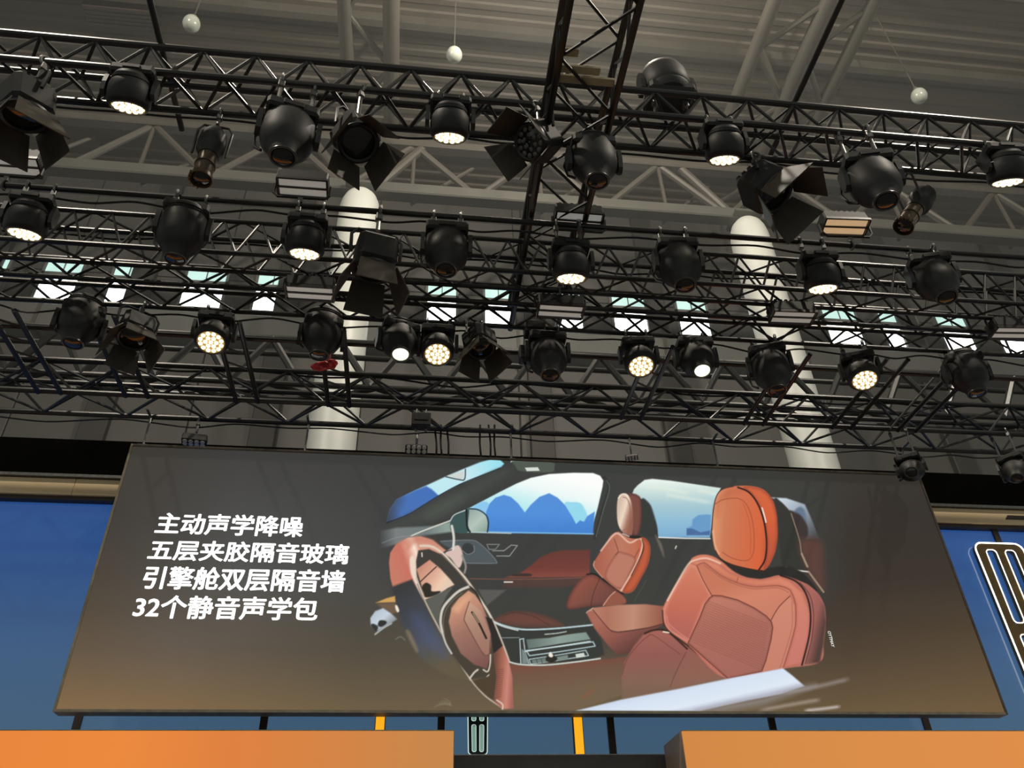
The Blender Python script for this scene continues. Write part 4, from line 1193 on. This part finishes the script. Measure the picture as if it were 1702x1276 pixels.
def make_protos():
    ME['clamp'] = m_clamp()
    ME['stem'] = MB().lathe([(0.014, 0), (0.014, 1)], 8).mesh('stem', 'steel_clamp', True)
    # base of the moving heads
    mb = MB().box(-0.155, 0.155, -0.11, 0.11, -0.155, -0.07, 0.018)
    mb.box(-0.06, 0.06, -0.12, -0.109, -0.135, -0.095, 0.003)
    ME['base'] = mb.mesh('base', 'fixture_black')
    arm = [(-0.045, -0.15), (0.045, -0.15), (0.05, -0.24), (0.035, -0.315), (0, -0.335), (-0.035, -0.315), (-0.05, -0.24)]
    for s, nm in ((-1, 'arm_l'), (1, 'arm_r')):
        mb = MB()
        n_ = len(arm)
        xs = (s * 0.158, s * 0.188)
        vs_ = [(xs[0], y_, z_) for y_, z_ in arm] + [(xs[1], y_, z_) for y_, z_ in arm]
        fs = [tuple(range(n_)), tuple(range(2 * n_ - 1, n_ - 1, -1))] + [(i, (i + 1) % n_, n_ + (i + 1) % n_, n_ + i) for i in range(n_)]
        mb.add(vs_, fs)
        ME[nm] = mb.mesh('yoke_arm', 'fixture_grey')
    # wash head (axis along -z, pivot at origin)
    wash = [(0.05, 0.135), (0.10, 0.125), (0.118, 0.10), (0.118, 0.088), (0.126, 0.086), (0.126, 0.070), (0.120, 0.068), (0.130, 0.050), (0.142, 0.030), (0.150, -0.02), (0.150, -0.095), (0.145, -0.105), (0.136, -0.118), (0.125, -0.128), (0.118, -0.118), (0.02, -0.117)]
    ME['wash_head'] = MB().lathe(wash, 32).mesh('head_shell', 'fixture_black', True)
    ME['wash_rim'] = MB().tube([(0.122 * math.cos(a), 0.122 * math.sin(a), -0.128) for a in [2 * math.pi * k / 32 for k in range(32)]], 0.006, 6, True).mesh('lens_rim', 'lens_rim', True)
    for lit in (0, 1):
        ME['wash_face%d' % lit] = MB().lathe([(0.114, -0.1185), (0.114, -0.122), (0.01, -0.1225)], 32).mesh('lens_face', 'lens_face_lit' if lit else 'fixture_grey')
        mb = MB()
        pts = [(0, 0)] + [(0.046 * math.cos(R_(60 * k)), 0.046 * math.sin(R_(60 * k))) for k in range(6)] + [(0.090 * math.cos(R_(30 * k + 15)), 0.090 * math.sin(R_(30 * k + 15))) for k in range(12)]
        for (x_, y_) in pts:
            mb.lathe([(0.0195, -0.1225), (0.0185, -0.128), (0.012, -0.133), (0.003, -0.135)], 10, x_, y_)
        ME['wash_cells%d' % lit] = mb.mesh('lens_cells', 'lens_cell_lit' if lit else 'lens_cell_off', True)
    # spot head
    spot = [(0.06, 0.20), (0.12, 0.19), (0.145, 0.16), (0.15, 0.14), (0.142, 0.135), (0.152, 0.12), (0.145, 0.112), (0.156, 0.095), (0.162, 0.03), (0.160, -0.06), (0.148, -0.12), (0.115, -0.17), (0.088, -0.20), (0.082, -0.245), (0.076, -0.255), (0.066, -0.245), (0.02, -0.243)]
    ME['spot_head'] = MB().lathe(spot, 28, sy=0.88).mesh('head_shell', 'fixture_black', True)
    ME['spot_handle'] = MB().tube([(-0.16, 0.06, 0.10), (-0.185, 0.09, 0.02), (-0.17, 0.08, -0.1), (-0.13, 0.06, -0.15)], 0.010, 6).mesh('handle', 'fixture_grey', True)
    ME['spot_rim'] = MB().tube([(0.075 * math.cos(a), 0.075 * 0.88 * math.sin(a), -0.252) for a in [2 * math.pi * k / 28 for k in range(28)]], 0.008, 6, True).mesh('lens_rim', 'lens_rim', True)
    for lit in (0, 1):
        ME['spot_lens%d' % lit] = MB().lathe([(0.066, -0.246), (0.060, -0.255), (0.04, -0.262), (0.01, -0.266)], 24, sy=0.9).mesh('lens', 'lens_spot_lit' if lit else 'dark_glass', True)
    # strip flood: light comes out along -z
    mb = MB().box(-0.205, 0.205, -0.085, 0.085, -0.02, 0.10, 0.012)
    for k in range(7):
        mb.box(-0.17 + 0.05 * k, -0.145 + 0.05 * k, -0.075, 0.075, 0.10, 0.118)
    ME['flood_body'] = mb.mesh('housing', 'fixture_black')
    mb = MB()
    mb.box(-0.205, 0.205, -0.092, -0.078, -0.05, -0.02)
    mb.box(-0.205, 0.205, 0.078, 0.092, -0.05, -0.02)
    mb.box(-0.21, -0.195, -0.078, 0.078, -0.05, -0.02)
    mb.box(0.195, 0.21, -0.078, 0.078, -0.05, -0.02)
    ME['flood_frame'] = mb.mesh('front_frame', 'fixture_grey')
    for k, m_ in (('cool', 'flood_tube'), ('warm', 'flood_warm')):
        ME['flood_strip_' + k] = MB().box(-0.19, 0.19, -0.034, 0.034, -0.034, -0.0205, 0.004).mesh('light_strip', m_)
    ME['flood_rib'] = MB().box(-0.195, 0.195, -0.007, 0.007, -0.044, -0.0205).mesh('divider', 'fixture_grey')
    ME['yoke_u'] = MB().tube([(-0.225, 0, 0.0), (-0.225, 0, 0.11), (-0.19, 0, 0.15), (0.19, 0, 0.15), (0.225, 0, 0.11), (0.225, 0, 0.0)], 0.012, 6).mesh('yoke', 'fixture_grey', True)
    # barn-door lamp: axis -z
    mb = MB().box(-0.12, 0.12, -0.12, 0.12, -0.10, 0.10, 0.03)
    for k in range(4):
        mb.box(-0.09, 0.09, -0.08 + 0.045 * k, -0.055 + 0.045 * k, 0.10, 0.118)
    ME['barn_body'] = mb.mesh('housing', 'fixture_black')
    ME['barn_ring'] = MB().tube([(0.118 * math.cos(a), 0.118 * math.sin(a), -0.112) for a in [2 * math.pi * k / 24 for k in range(24)]], 0.016, 6, True).mesh('front_ring', 'fixture_grey', True)
    ME['barn_lens'] = MB().lathe([(0.11, -0.102), (0.09, -0.112), (0.04, -0.120), (0.01, -0.122)], 24).mesh('lens', 'dark_glass', True)
    for k in range(4):
        wd = 0.15 if k % 2 else 0.12
        mb = MB()
        mb.add([(-0.10, 0.12, -0.115), (0.10, 0.12, -0.115), (wd, 0.20, -0.30), (-wd, 0.20, -0.30), (-0.10, 0.124, -0.112), (0.10, 0.124, -0.112), (wd, 0.206, -0.298), (-wd, 0.206, -0.298)],
               [(0, 1, 2, 3), (7, 6, 5, 4), (0, 4, 5, 1), (1, 5, 6, 2), (2, 6, 7, 3), (3, 7, 4, 0)])
        mb.xf(Matrix.Rotation(R_(90 * k), 4, 'Z'))
        ME['barn_flap%d' % k] = mb.mesh('barn_door_flap', 'barn_door')
    ME['barn_yoke'] = MB().tube([(-0.15, 0, 0.0), (-0.155, 0, 0.14), (-0.12, 0, 0.19), (0.12, 0, 0.19), (0.155, 0, 0.14), (0.15, 0, 0.0)], 0.011, 6).mesh('yoke', 'fixture_grey', True)
    # ellipsoidal profile
    ell = [(0.03, 0.30), (0.07, 0.28), (0.098, 0.22), (0.105, 0.12), (0.10, 0.05), (0.078, 0.02), (0.075, -0.02)]
    ME['ell_body'] = MB().lathe(ell, 24).mesh('lamp_house', 'fixture_black', True)
    ME['ell_barrel'] = MB().lathe([(0.070, -0.02), (0.070, -0.12), (0.076, -0.122), (0.076, -0.135), (0.070, -0.137), (0.068, -0.25), (0.078, -0.252), (0.082, -0.29), (0.078, -0.29), (0.07, -0.27), (0.01, -0.268)], 24).mesh('barrel', 'bronze_barrel', True)
    ME['ell_lens'] = MB().lathe([(0.068, -0.272), (0.05, -0.284), (0.01, -0.289)], 20).mesh('lens', 'dark_glass', True)
    mb = MB()
    for k in range(6):
        mb.box(-0.006, 0.006, 0.072, 0.088, -0.30 + 0.016 * k * 0, -0.255)
        mb.xf(Matrix.Rotation(R_(20), 4, 'Z'))
    ME['ell_fins'] = mb.mesh('frame_slots', 'bronze_barrel')
    ME['ell_yoke'] = MB().tube([(-0.12, 0, 0.0), (-0.125, 0, 0.28), (-0.09, 0, 0.34), (0.09, 0, 0.34), (0.125, 0, 0.28), (0.12, 0, 0.0)], 0.010, 6).mesh('yoke', 'fixture_grey', True)
    # small blinder
    mb = MB().box(-0.12, 0.12, -0.05, 0.05, -0.06, 0.03, 0.01)
    ME['blind_body'] = mb.mesh('housing', 'fixture_black')
    ME['blind_cell'] = MB().lathe([(0.024, -0.061), (0.022, -0.066), (0.01, -0.069)], 10).mesh('lens_cell', 'flood_reflector', True)


make_protos()
HEAD = {'wash': (-0.272, 0.135), 'spot': (-0.272, 0.262), 'flood': (-0.225, 0.035), 'barn': (-0.275, 0.12), 'ell': (-0.425, 0.28), 'blind': (-0.13, 0.06)}


def lamp(kind, name, label, cat, group, px, py, Y, tilt=0.0, pan=0.0, zc=None, lit=0, warm=0, scale=1.0, barn_cells=False, up=False, root=None, flip=False):
    """A lamp carried at depth Y and height zc, its lens on the ray of a photo pixel."""
    piv, reach = HEAD[kind]
    th, pn = R_(tilt), R_(pan)
    d = Vector((0, math.sin(th), -math.cos(th))) * reach * scale
    off = Matrix.Rotation(pn, 3, 'Z') @ (Vector((0, 0, piv * scale)) + d)
    st = 0.0
    if root is None:
        lens = P(px, py, Y=Y + off.y)
        root = lens - off
        if up:
            piv = (lens.z - zc) / scale - d.z / scale
            root = Vector((root.x, root.y, zc))
        else:
            st = max(0.0, (zc - root.z) / scale)
            if root.z > zc:       # the head sits closer under its base
                piv += (root.z - zc) / scale
            root = Vector((root.x, root.y, zc))
    o = empty(name, root, pn)
    if flip:
        o.rotation_euler = (0, math.pi, pn)
    o.scale = (scale, scale, scale)
    tag(o, label, cat, group)
    T = Matrix.Translation((0, 0, -st))
    H = Matrix.Translation((0, 0, piv - st)) @ Matrix.Rotation(th, 4, 'X')
    cl = (-0.1, 0.1) if kind in ('wash', 'spot') else (0,)
    if st > 0.03:
        for s in cl:
            link('stem', ME['stem'], o, Matrix.Translation((s, 0, -st - 0.06)) @ Matrix.Diagonal((1, 1, st + 0.02, 1)))
    for s in cl:
        link('clamp', ME['clamp'], o, Matrix.Translation((s, 0, 0)) @ (Matrix.Rotation(math.pi, 4, 'X') if up else Matrix.Identity(4)))
    if kind in ('wash', 'spot'):
        link('base', ME['base'], o, T)
        link('yoke_arm', ME['arm_l'], o, T)
        link('yoke_arm', ME['arm_r'], o, T)
        if kind == 'wash':
            h = link('head_shell', ME['wash_head'], o, H)
            link('lens_rim', ME['wash_rim'], h)
            link('lens_face', ME['wash_face%d' % lit], h)
            tag(link('lens_cells', ME['wash_cells%d' % lit], h), kind='stuff')
        else:
            h = link('head_shell', ME['spot_head'], o, H)
            link('handle', ME['spot_handle'], h)
            link('lens_rim', ME['spot_rim'], h)
            link('lens', ME['spot_lens%d' % lit], h)
    elif kind == 'flood':
        link('yoke', ME['yoke_u'], o, Matrix.Translation((0, 0, piv - st)) @ (Matrix.Rotation(math.pi, 4, 'Y') if up else Matrix.Identity(4)))
        if up and piv > 0.30:
            bar('stem', (0, 0, 0.06), (0, 0, piv - 0.19), 0.014, 'steel_clamp', o)
        h = link('housing', ME['flood_body'], o, H)
        link('front_frame', ME['flood_frame'], h)
        k = 'warm' if warm else 'cool'
        for s in (-0.041, 0.041):
            link('light_strip', ME['flood_strip_' + k], h, Matrix.Translation((0, s, 0)))
        link('divider', ME['flood_rib'], h)
    elif kind == 'barn':
        link('yoke', ME['barn_yoke'], o, Matrix.Translation((0, 0, piv - st)))
        h = link('housing', ME['barn_body'], o, H)
        link('front_ring', ME['barn_ring'], h)
        link('lens', ME['barn_lens'], h)
        for k in range(4):
            link('barn_door_flap', ME['barn_flap%d' % k], h)
        if barn_cells:
            tag(link('lens_cells', ME['wash_cells0'], h, Matrix.Translation((0, 0, 0.012))), kind='stuff')
    elif kind == 'ell':
        link('yoke', ME['ell_yoke'], o, Matrix.Translation((0, 0, piv - st)))
        h = link('lamp_house', ME['ell_body'], o, H)
        link('barrel', ME['ell_barrel'], h)
        link('frame_slots', ME['ell_fins'], h)
        link('lens', ME['ell_lens'], h)
    elif kind == 'blind':
        h = link('housing', ME['blind_body'], o, H)
        for i in range(4):
            for j in range(2):
                link('lens_cell', ME['blind_cell'], h, Matrix.Translation((-0.084 + 0.056 * i, -0.022 + 0.044 * j, 0)))
        bar('hanger', (0, 0, -0.05), (0, 0, -0.11), 0.012, 'fixture_black', o)
    return o


T1B, T1TOP = T1Y + T1S, T1Z + T1S
T2B, T2Z = T2Y + 0.043 * T2Y, ZE + 0.975 * T2Y
T3B, T3Z = T3Y + T3W, ZE + 0.90 * T3Y
T4B = T4Y + 0.4
G1, G2, G3 = 'lit wash heads on the nearest truss', 'lit wash heads on the lamp pipe', 'lit wash heads on the window truss'
WM, SP = 'wash_moving_head', 'spot_moving_head'
for px, py, pan, lab in ((213, 181, 2, 'lit LED wash head between the rusty-flap barn-door lamp and the bronze profile lamp'),
                         (747, 231, 0, 'lit LED wash head between the drum barn-door lamp and the lens-grid barn-door lamp'),
                         (1204, 268, -2, 'lit LED wash head beside the olive barn-door lamp in front of the column'),
                         (1675, 305, -4, 'lit LED wash head on the nearest truss past the slanting profile lamp')):
    lamp('wash', WM, lab, 'stage light', G1, px, py, T1Y, 32, pan, T1Z, 1)
for px, py, pan, lab in ((40, 391, 4, 'lit LED wash head on the lamp pipe under the strip flood below the rusty-flap lamp'),
                         (506, 424, 2, 'lit LED wash head on the lamp pipe beside the domed column'),
                         (949, 465, 0, 'lit LED wash head on the lamp pipe next to the ladder truss'),
                         (1368, 482, -3, 'lit LED wash head right under the warm orange strip flood')):
    lamp('wash', WM, lab, 'stage light', G2, px, py, PIPE2Y, 22, pan, PIPE2Z, 1)
for px, py, pan, lab in ((350, 570, 6, 'lit LED wash head facing outward between the pale-flap hooded lamp and the red cloth'),
                         (727, 590, 0, 'lit LED wash head facing outward between a glowing spot head and the grey hooded lamp'),
                         (1066, 610, -6, 'lit LED wash head facing outward between a dark and a glowing spot head'),
                         (1438, 633, -24, 'lit LED wash head turned aside below the windows past the plain column')):
    lamp('wash', WM, lab, 'stage light', G3, px, py, T3B, -18, pan, T3Z, 1)
for a in ((470, 262, -8, 14, 'dark spot moving head between the bronze profile lamp and a barn-door lamp'), (993, 302, -5, 0, 'dark spot moving head hanging beside the ladder truss above a strip flood'), (1474, 335, -12, -14, 'dark spot moving head beside the slanting profile lamp')):
    lamp('spot', SP, a[4], 'stage light', 'dark spot heads on the nearest truss', a[0], a[1], T1Y, a[2], a[3], T1Z if a[0] != 993 else MZ, 0, scale=1.2 if a[0] != 993 else 1.1)
for px, py, tl, pan, lab in ((290, 432, 8, 10, 'dark spot head on the lamp pipe below the bronze profile lamp'),
                             (741, 450, -10, 0, 'dark spot head on the lamp pipe between the wide hooded lamp and the ladder truss'),
                             (1139, 475, -10, -4, 'dark spot head on the lamp pipe just before the plain white column'),
                             (1575, 495, -14, -14, 'dark spot head on the lamp pipe past the warm orange strip flood')):
    lamp('spot', SP, lab, 'stage light', 'dark spot heads on the lamp pipe', px, py, PIPE2Y, tl, pan, PIPE2Z, 0, scale=1.1)
for px, py, tl, pan, lab in ((120, 572, -2, 20, 'dark spot head beside the hooded lamp with the pale folded flap'),
                             (530, 592, 0, 10, 'dark spot head right above the red cloth'),
                             (915, 625, -14, 0, 'dark spot head below the end of the ladder truss'),
                             (1292, 650, -6, -20, 'dark spot head in front of the lower part of the plain column'),
                             (1625, 655, -4, -14, 'dark spot head next to the slanting rod brace')):
    lamp('spot', SP, lab, 'stage light', 'dark spot heads on the window truss', px, py, T3B, tl, pan, T3Z, 0, scale=1.12)
for px, py, tl, pan, lab in ((666, 590, -22, 16, 'spot head with glowing round lens next to the domed column'),
                             (1168, 617, -24, -4, 'spot head with glowing round lens before the plain column')):
    lamp('spot', SP, lab, 'stage light', 'glowing spot heads on the window truss', px, py, T3B, tl, pan, T3Z, 1, scale=1.1)
# upright head standing on the nearest truss
q = P(1112, 165, Y=T1Y + 0.16)
lamp('spot', SP, 'dark spot moving head standing upright on top of the nearest box truss', 'stage light', None, 0, 0, 0, 8, 0, None, 0, scale=1.3, root=(q.x, T1Y + 0.16, T1TOP + 0.03), flip=True)
for px, py, lab in ((503, 312, 'pale twin-strip flood on the lamp pipe below the drum barn-door lamp'), (962, 367, 'pale twin-strip flood on the lamp pipe below the dark head by the ladder truss'), (22, 276, 'pale twin-strip flood on the lamp pipe under the rusty-flap barn-door lamp')):
    lamp('flood', 'strip_flood', lab, 'flood light', 'twin-strip floods on the lamp pipe', px, py, PIPE2Y, -10, 0, PIPE2Z, up=True)
lamp('flood', 'strip_flood', 'warm orange twin-strip flood lamp standing on the straight lamp pipe', 'flood light', 'twin-strip floods on the lamp pipe', 1405, 377, PIPE2Y, -12, -3, PIPE2Z, warm=1, up=True)
for px, py, pan, lab in ((515, 487, 0, 'unlit twin-strip flood under the lattice truss beside the domed column'), (932, 517, 0, 'unlit twin-strip flood under the lattice truss near the end of the ladder truss'),
                         (1318, 527, -2, 'unlit twin-strip flood under the lattice truss in front of the plain column'), (1685, 553, -4, 'unlit twin-strip flood under the lattice truss before the outermost windows')):
    lamp('flood', 'strip_flood', lab, 'flood light', 'twin-strip floods under the lattice truss', px, py, T2B, -2, pan, T2Z)
BD = 'barn_door_lamp'
lamp('barn', BD, 'barn-door lamp with a rusty brown flap beside a strip flood', 'stage light', None, 40, 195, T1Y, 14, -40, T1Z, scale=1.25)
lamp('barn', BD, 'dark drum barn-door lamp hanging above the domed column', 'stage light', None, 596, 238, T1Y, -24, 40, T1Z, scale=1.15)
lamp('barn', BD, 'barn-door lamp with a round grid of small lenses beside the ladder truss', 'stage light', None, 880, 236, T1Y, -50, -62, T1Z, scale=1.1, barn_cells=True)
lamp('barn', BD, 'large barn-door lamp with olive flaps in front of the white column', 'stage light', None, 1292, 322, T1B, -34, 58, T1Z, scale=1.35)
lamp('barn', BD, 'wide hooded barn-door lamp in front of the domed column', 'stage light', None, 620, 452, PIPE2Y, 10, 14, PIPE2Z, scale=1.3)
lamp('barn', BD, 'hooded barn-door lamp with a pale folded flap under the windows', 'stage light', None, 222, 562, T3B, -16, 34, T3Z, scale=1.1)
lamp('barn', BD, 'grey hooded barn-door lamp beside the lit wash head and the ladder truss', 'stage light', None, 800, 580, T3B, -12, 38, T3Z, scale=1.05)
lamp('ell', 'profile_lamp', 'bronze barrelled profile lamp pointing straight down', 'stage light', None, 334, 297, T1B, -2, 6, T1Z)
lamp('ell', 'profile_lamp', 'slanting bronze profile lamp beside the warm strip flood', 'stage light', None, 1502, 376, T1B, 38, 88, T1Z)
lamp('blind', 'blinder_lamp', 'small eight-cell blinder lamp above the middle of the screen edge', 'stage light', None, 692, 747, T4B, -52, 0, T4Z, scale=1.0)
lamp('blind', 'blinder_lamp', 'small dark blinder lamp above the corner of the screen by the text', 'stage light', None, 322, 736, T4B, -10, 8, T4Z, scale=1.05)
lamp('blind', 'blinder_lamp', 'tiny blinder lamp over the car window shown on the screen', 'stage light', None, 1050, 762, T4B, -30, -20, T4Z, scale=0.6)
lamp('spot', SP, 'black moving head hanging at the corner of the screen by the neon emblem', 'stage light', None, 1515, 785, T4Y, -58, -40, T4Z, scale=0.85)
lamp('spot', SP, 'black moving head hanging over the booth fascia past the screen corner', 'stage light', None, 1690, 795, T4Y, -40, -50, T4Z, scale=0.85)

# ------------------------------------------------------------------ small things on the rig
# crumpled red cloth hung on the pipe
rc = P(541, 606, Y=PIPE3Y - 0.03)
b = bmesh.new()
bmesh.ops.create_icosphere(b, subdivisions=3, radius=1.0)
rnd = random.Random(3)
for v in b.verts:
    f_ = 1 + 0.20 * math.sin(5 * v.co.x + 3 * v.co.z) * math.cos(4 * v.co.y + 2.5 * v.co.z) + 0.06 * rnd.uniform(-1, 1)
    v.co = Vector((v.co.x * 0.115 * f_, v.co.y * 0.05 * f_, v.co.z * 0.055 * f_ + 0.03 * v.co.x))
me = bpy.data.meshes.new('red_cloth')
b.to_mesh(me)
b.free()
me.materials.append(MATS['red_cloth'])
o = empty('red_cloth', rc)
link('cloth', me, o)
for s_ in (-0.03, 0.04):
    bar('tie_cord', (s_, 0, 0.02), (s_ * 0.5, 0.03, PIPE3Z - rc.z), 0.006, 'red_cloth', o)
tag(o, 'small crumpled red cloth bundle tied to a pipe before the column', 'cloth')


def cable(name, pts, r, label, group):
    """A sagging cable through the given points."""
    pts = [Vector(p) for p in pts]
    out = []
    for a, c in zip(pts[:-1], pts[1:]):
        for k in range(6):
            t = k / 6
            out.append(a.lerp(c, t))
    out.append(pts[-1])
    sm = out[:]
    for _ in range(2):
        sm = [sm[0]] + [(sm[i - 1] + sm[i] * 2 + sm[i + 1]) / 4 for i in range(1, len(sm) - 1)] + [sm[-1]]
    return tag(build(MB().tube(sm, r, 6), name, 'cable_black', smooth=True), label, 'cable', group)


def garland(x0, x1, Y, z, step, sag, label, seed, r=0.009):
    rn = random.Random(seed)
    pts = []
    x_ = x0
    k = 0
    while x_ < x1:
        pts.append((x_, Y + rn.uniform(-0.02, 0.02), z - (sag * rn.uniform(0.5, 1.3) if k % 2 else 0.02 * rn.random())))
        x_ += step * rn.uniform(0.6, 1.3)
        k += 1
    return cable('power_cable', pts, r, label, 'power cables on the rig')


garland(-3.4, 5.8, T1B + 0.03, T1Z - 0.02, 0.5, 0.05, 'thin black power cable strung along the box truss nearest the pendant globes', 1)
garland(-3.9, 6.4, PIPE2Y + 0.04, PIPE2Z - 0.03, 0.45, 0.07, 'thin black power cable strung along the straight lamp pipe', 2)
garland(-4.4, 6.9, T3B + 0.04, T3Z - 0.02, 0.40, 0.09, 'black power cable looped under the truss that crosses the windows', 3)
garland(-4.6, 7.8, T4B + 0.03, T4Z - 0.02, 0.6, 0.07, 'black power cable tied along the screen truss', 5)
garland(-4.6, 7.8, T4Y + 0.03, T4Z + 0.42, 0.7, 0.10, 'black power cable lying along the top of the screen truss', 6, 0.012)
garland(-4.0, 6.6, T2B + 0.03, T2Z + 0.38, 0.5, 0.08, 'black power cable tied along the slim lattice truss', 8)
for i, px in enumerate((722, 733, 742, 798, 812, 822)):
    a = P(px, 706, Y=T4B + 0.05)
    c = P(px + 3, 770, Y=T4B + 0.05)
    cable('drop_cable', [a, a.lerp(c, 0.5) + Vector((0.015 * (-1) ** i, 0, 0)), c], 0.011, 'black drop cable running down behind the middle of the screen', 'drop cables behind the screen')
for (px, py, Y_, zT, yT, lab) in ((888, 548, T3B, T3Z, T3B, 'small black power box on the truss beside the ladder truss'), (880, 590, T3B + 0.1, T3Z, T3B, 'small black power box hanging below the ladder truss near the windows'), (700, 700, T4Y - 0.09, T4Z, T4Y, 'small black junction box clamped to the screen truss')):
    q = P(px, py, Y=Y_)
    bx = empty('power_box', q)
    tag(bx, lab, 'box')
    build(MB().box(-0.1, 0.1, -0.06, 0.06, -0.08, 0.08, 0.01), 'case', 'fixture_black', bx)
    build(MB().box(-0.07, 0.07, -0.068, -0.06, -0.02, 0.05), 'cover', 'fixture_grey', bx)
    for s in (-0.05, 0.05):
        bar('cable_gland', (s, 0, -0.08), (s, 0, -0.12), 0.015, 'steel_clamp', bx)
    for s in (-0.05, 0.05):
        bar('strap', (s, 0.03, 0.0), (s, yT - Y_, zT - q.z), 0.009, 'steel_clamp', bx)
# pipes in depth over the nearest truss
for (px, py, lab) in ((252, 12, 'dark pipe in depth lying across the nearest truss by a pendant globe'), (1330, 150, 'dark pipe in depth lying across the nearest truss under the three-pipe girder')):
    q = P(px, py, z=T1TOP + 0.05)
    tag(build(MB().tube([(q.x, 2.2, T1TOP + 0.05), (q.x, 4.6, T1TOP + 0.05)], 0.024, 10), 'depth_pipe', 'truss_black', smooth=True), lab, 'pipe')
# hangers that hold the screen
for px in (232, 505, 850, 1190, 1505):
    q = P(px, 760, Y=SY + 0.07)
    hg = empty('screen_hanger', (q.x, SY + 0.07, SZ1))
    tag(hg, 'short steel hanger between the screen truss and the wide LED screen', 'hanger', 'hangers of the LED screen')
    bar('rod', (0, 0, 0), (0, 0, T4Z - SZ1 - 0.02), 0.012, 'steel_clamp', hg)
    build(MB().box(-0.05, 0.05, -0.04, 0.04, -0.01, 0.03, 0.004), 'bracket', 'steel_clamp', hg)
    bar('cross_rod', (0, -0.16, T4Z - SZ1 - 0.03), (0, 0.05, T4Z - SZ1 - 0.03), 0.014, 'steel_clamp', hg)
# ------------------------------------------------------------------ thin stage haze in an upper layer only, shaped to lift dark tones there
hz = bpy.data.materials.new('stage_haze')
hz.use_nodes = True
nt = hz.node_tree
nt.nodes.remove(nt.nodes['Principled BSDF'])
vs_n = nt.nodes.new('ShaderNodeVolumeScatter')
vs_n.inputs['Color'].default_value = (0.95, 0.97, 0.93, 1)
vs_n.inputs['Density'].default_value = 0.0055
vs_n.inputs['Anisotropy'].default_value = 0.3
nt.links.new(vs_n.outputs[0], nt.nodes['Material Output'].inputs['Volume'])
MATS['stage_haze'] = hz
ho = build(MB().box(-16, 24, 0.5, HY - 0.95, 6.7, CEIL - 0.4), 'stage_haze', 'stage_haze')
tag(ho, 'thin pale stage haze hanging in the air under the hall roof', 'haze', kind='stuff')
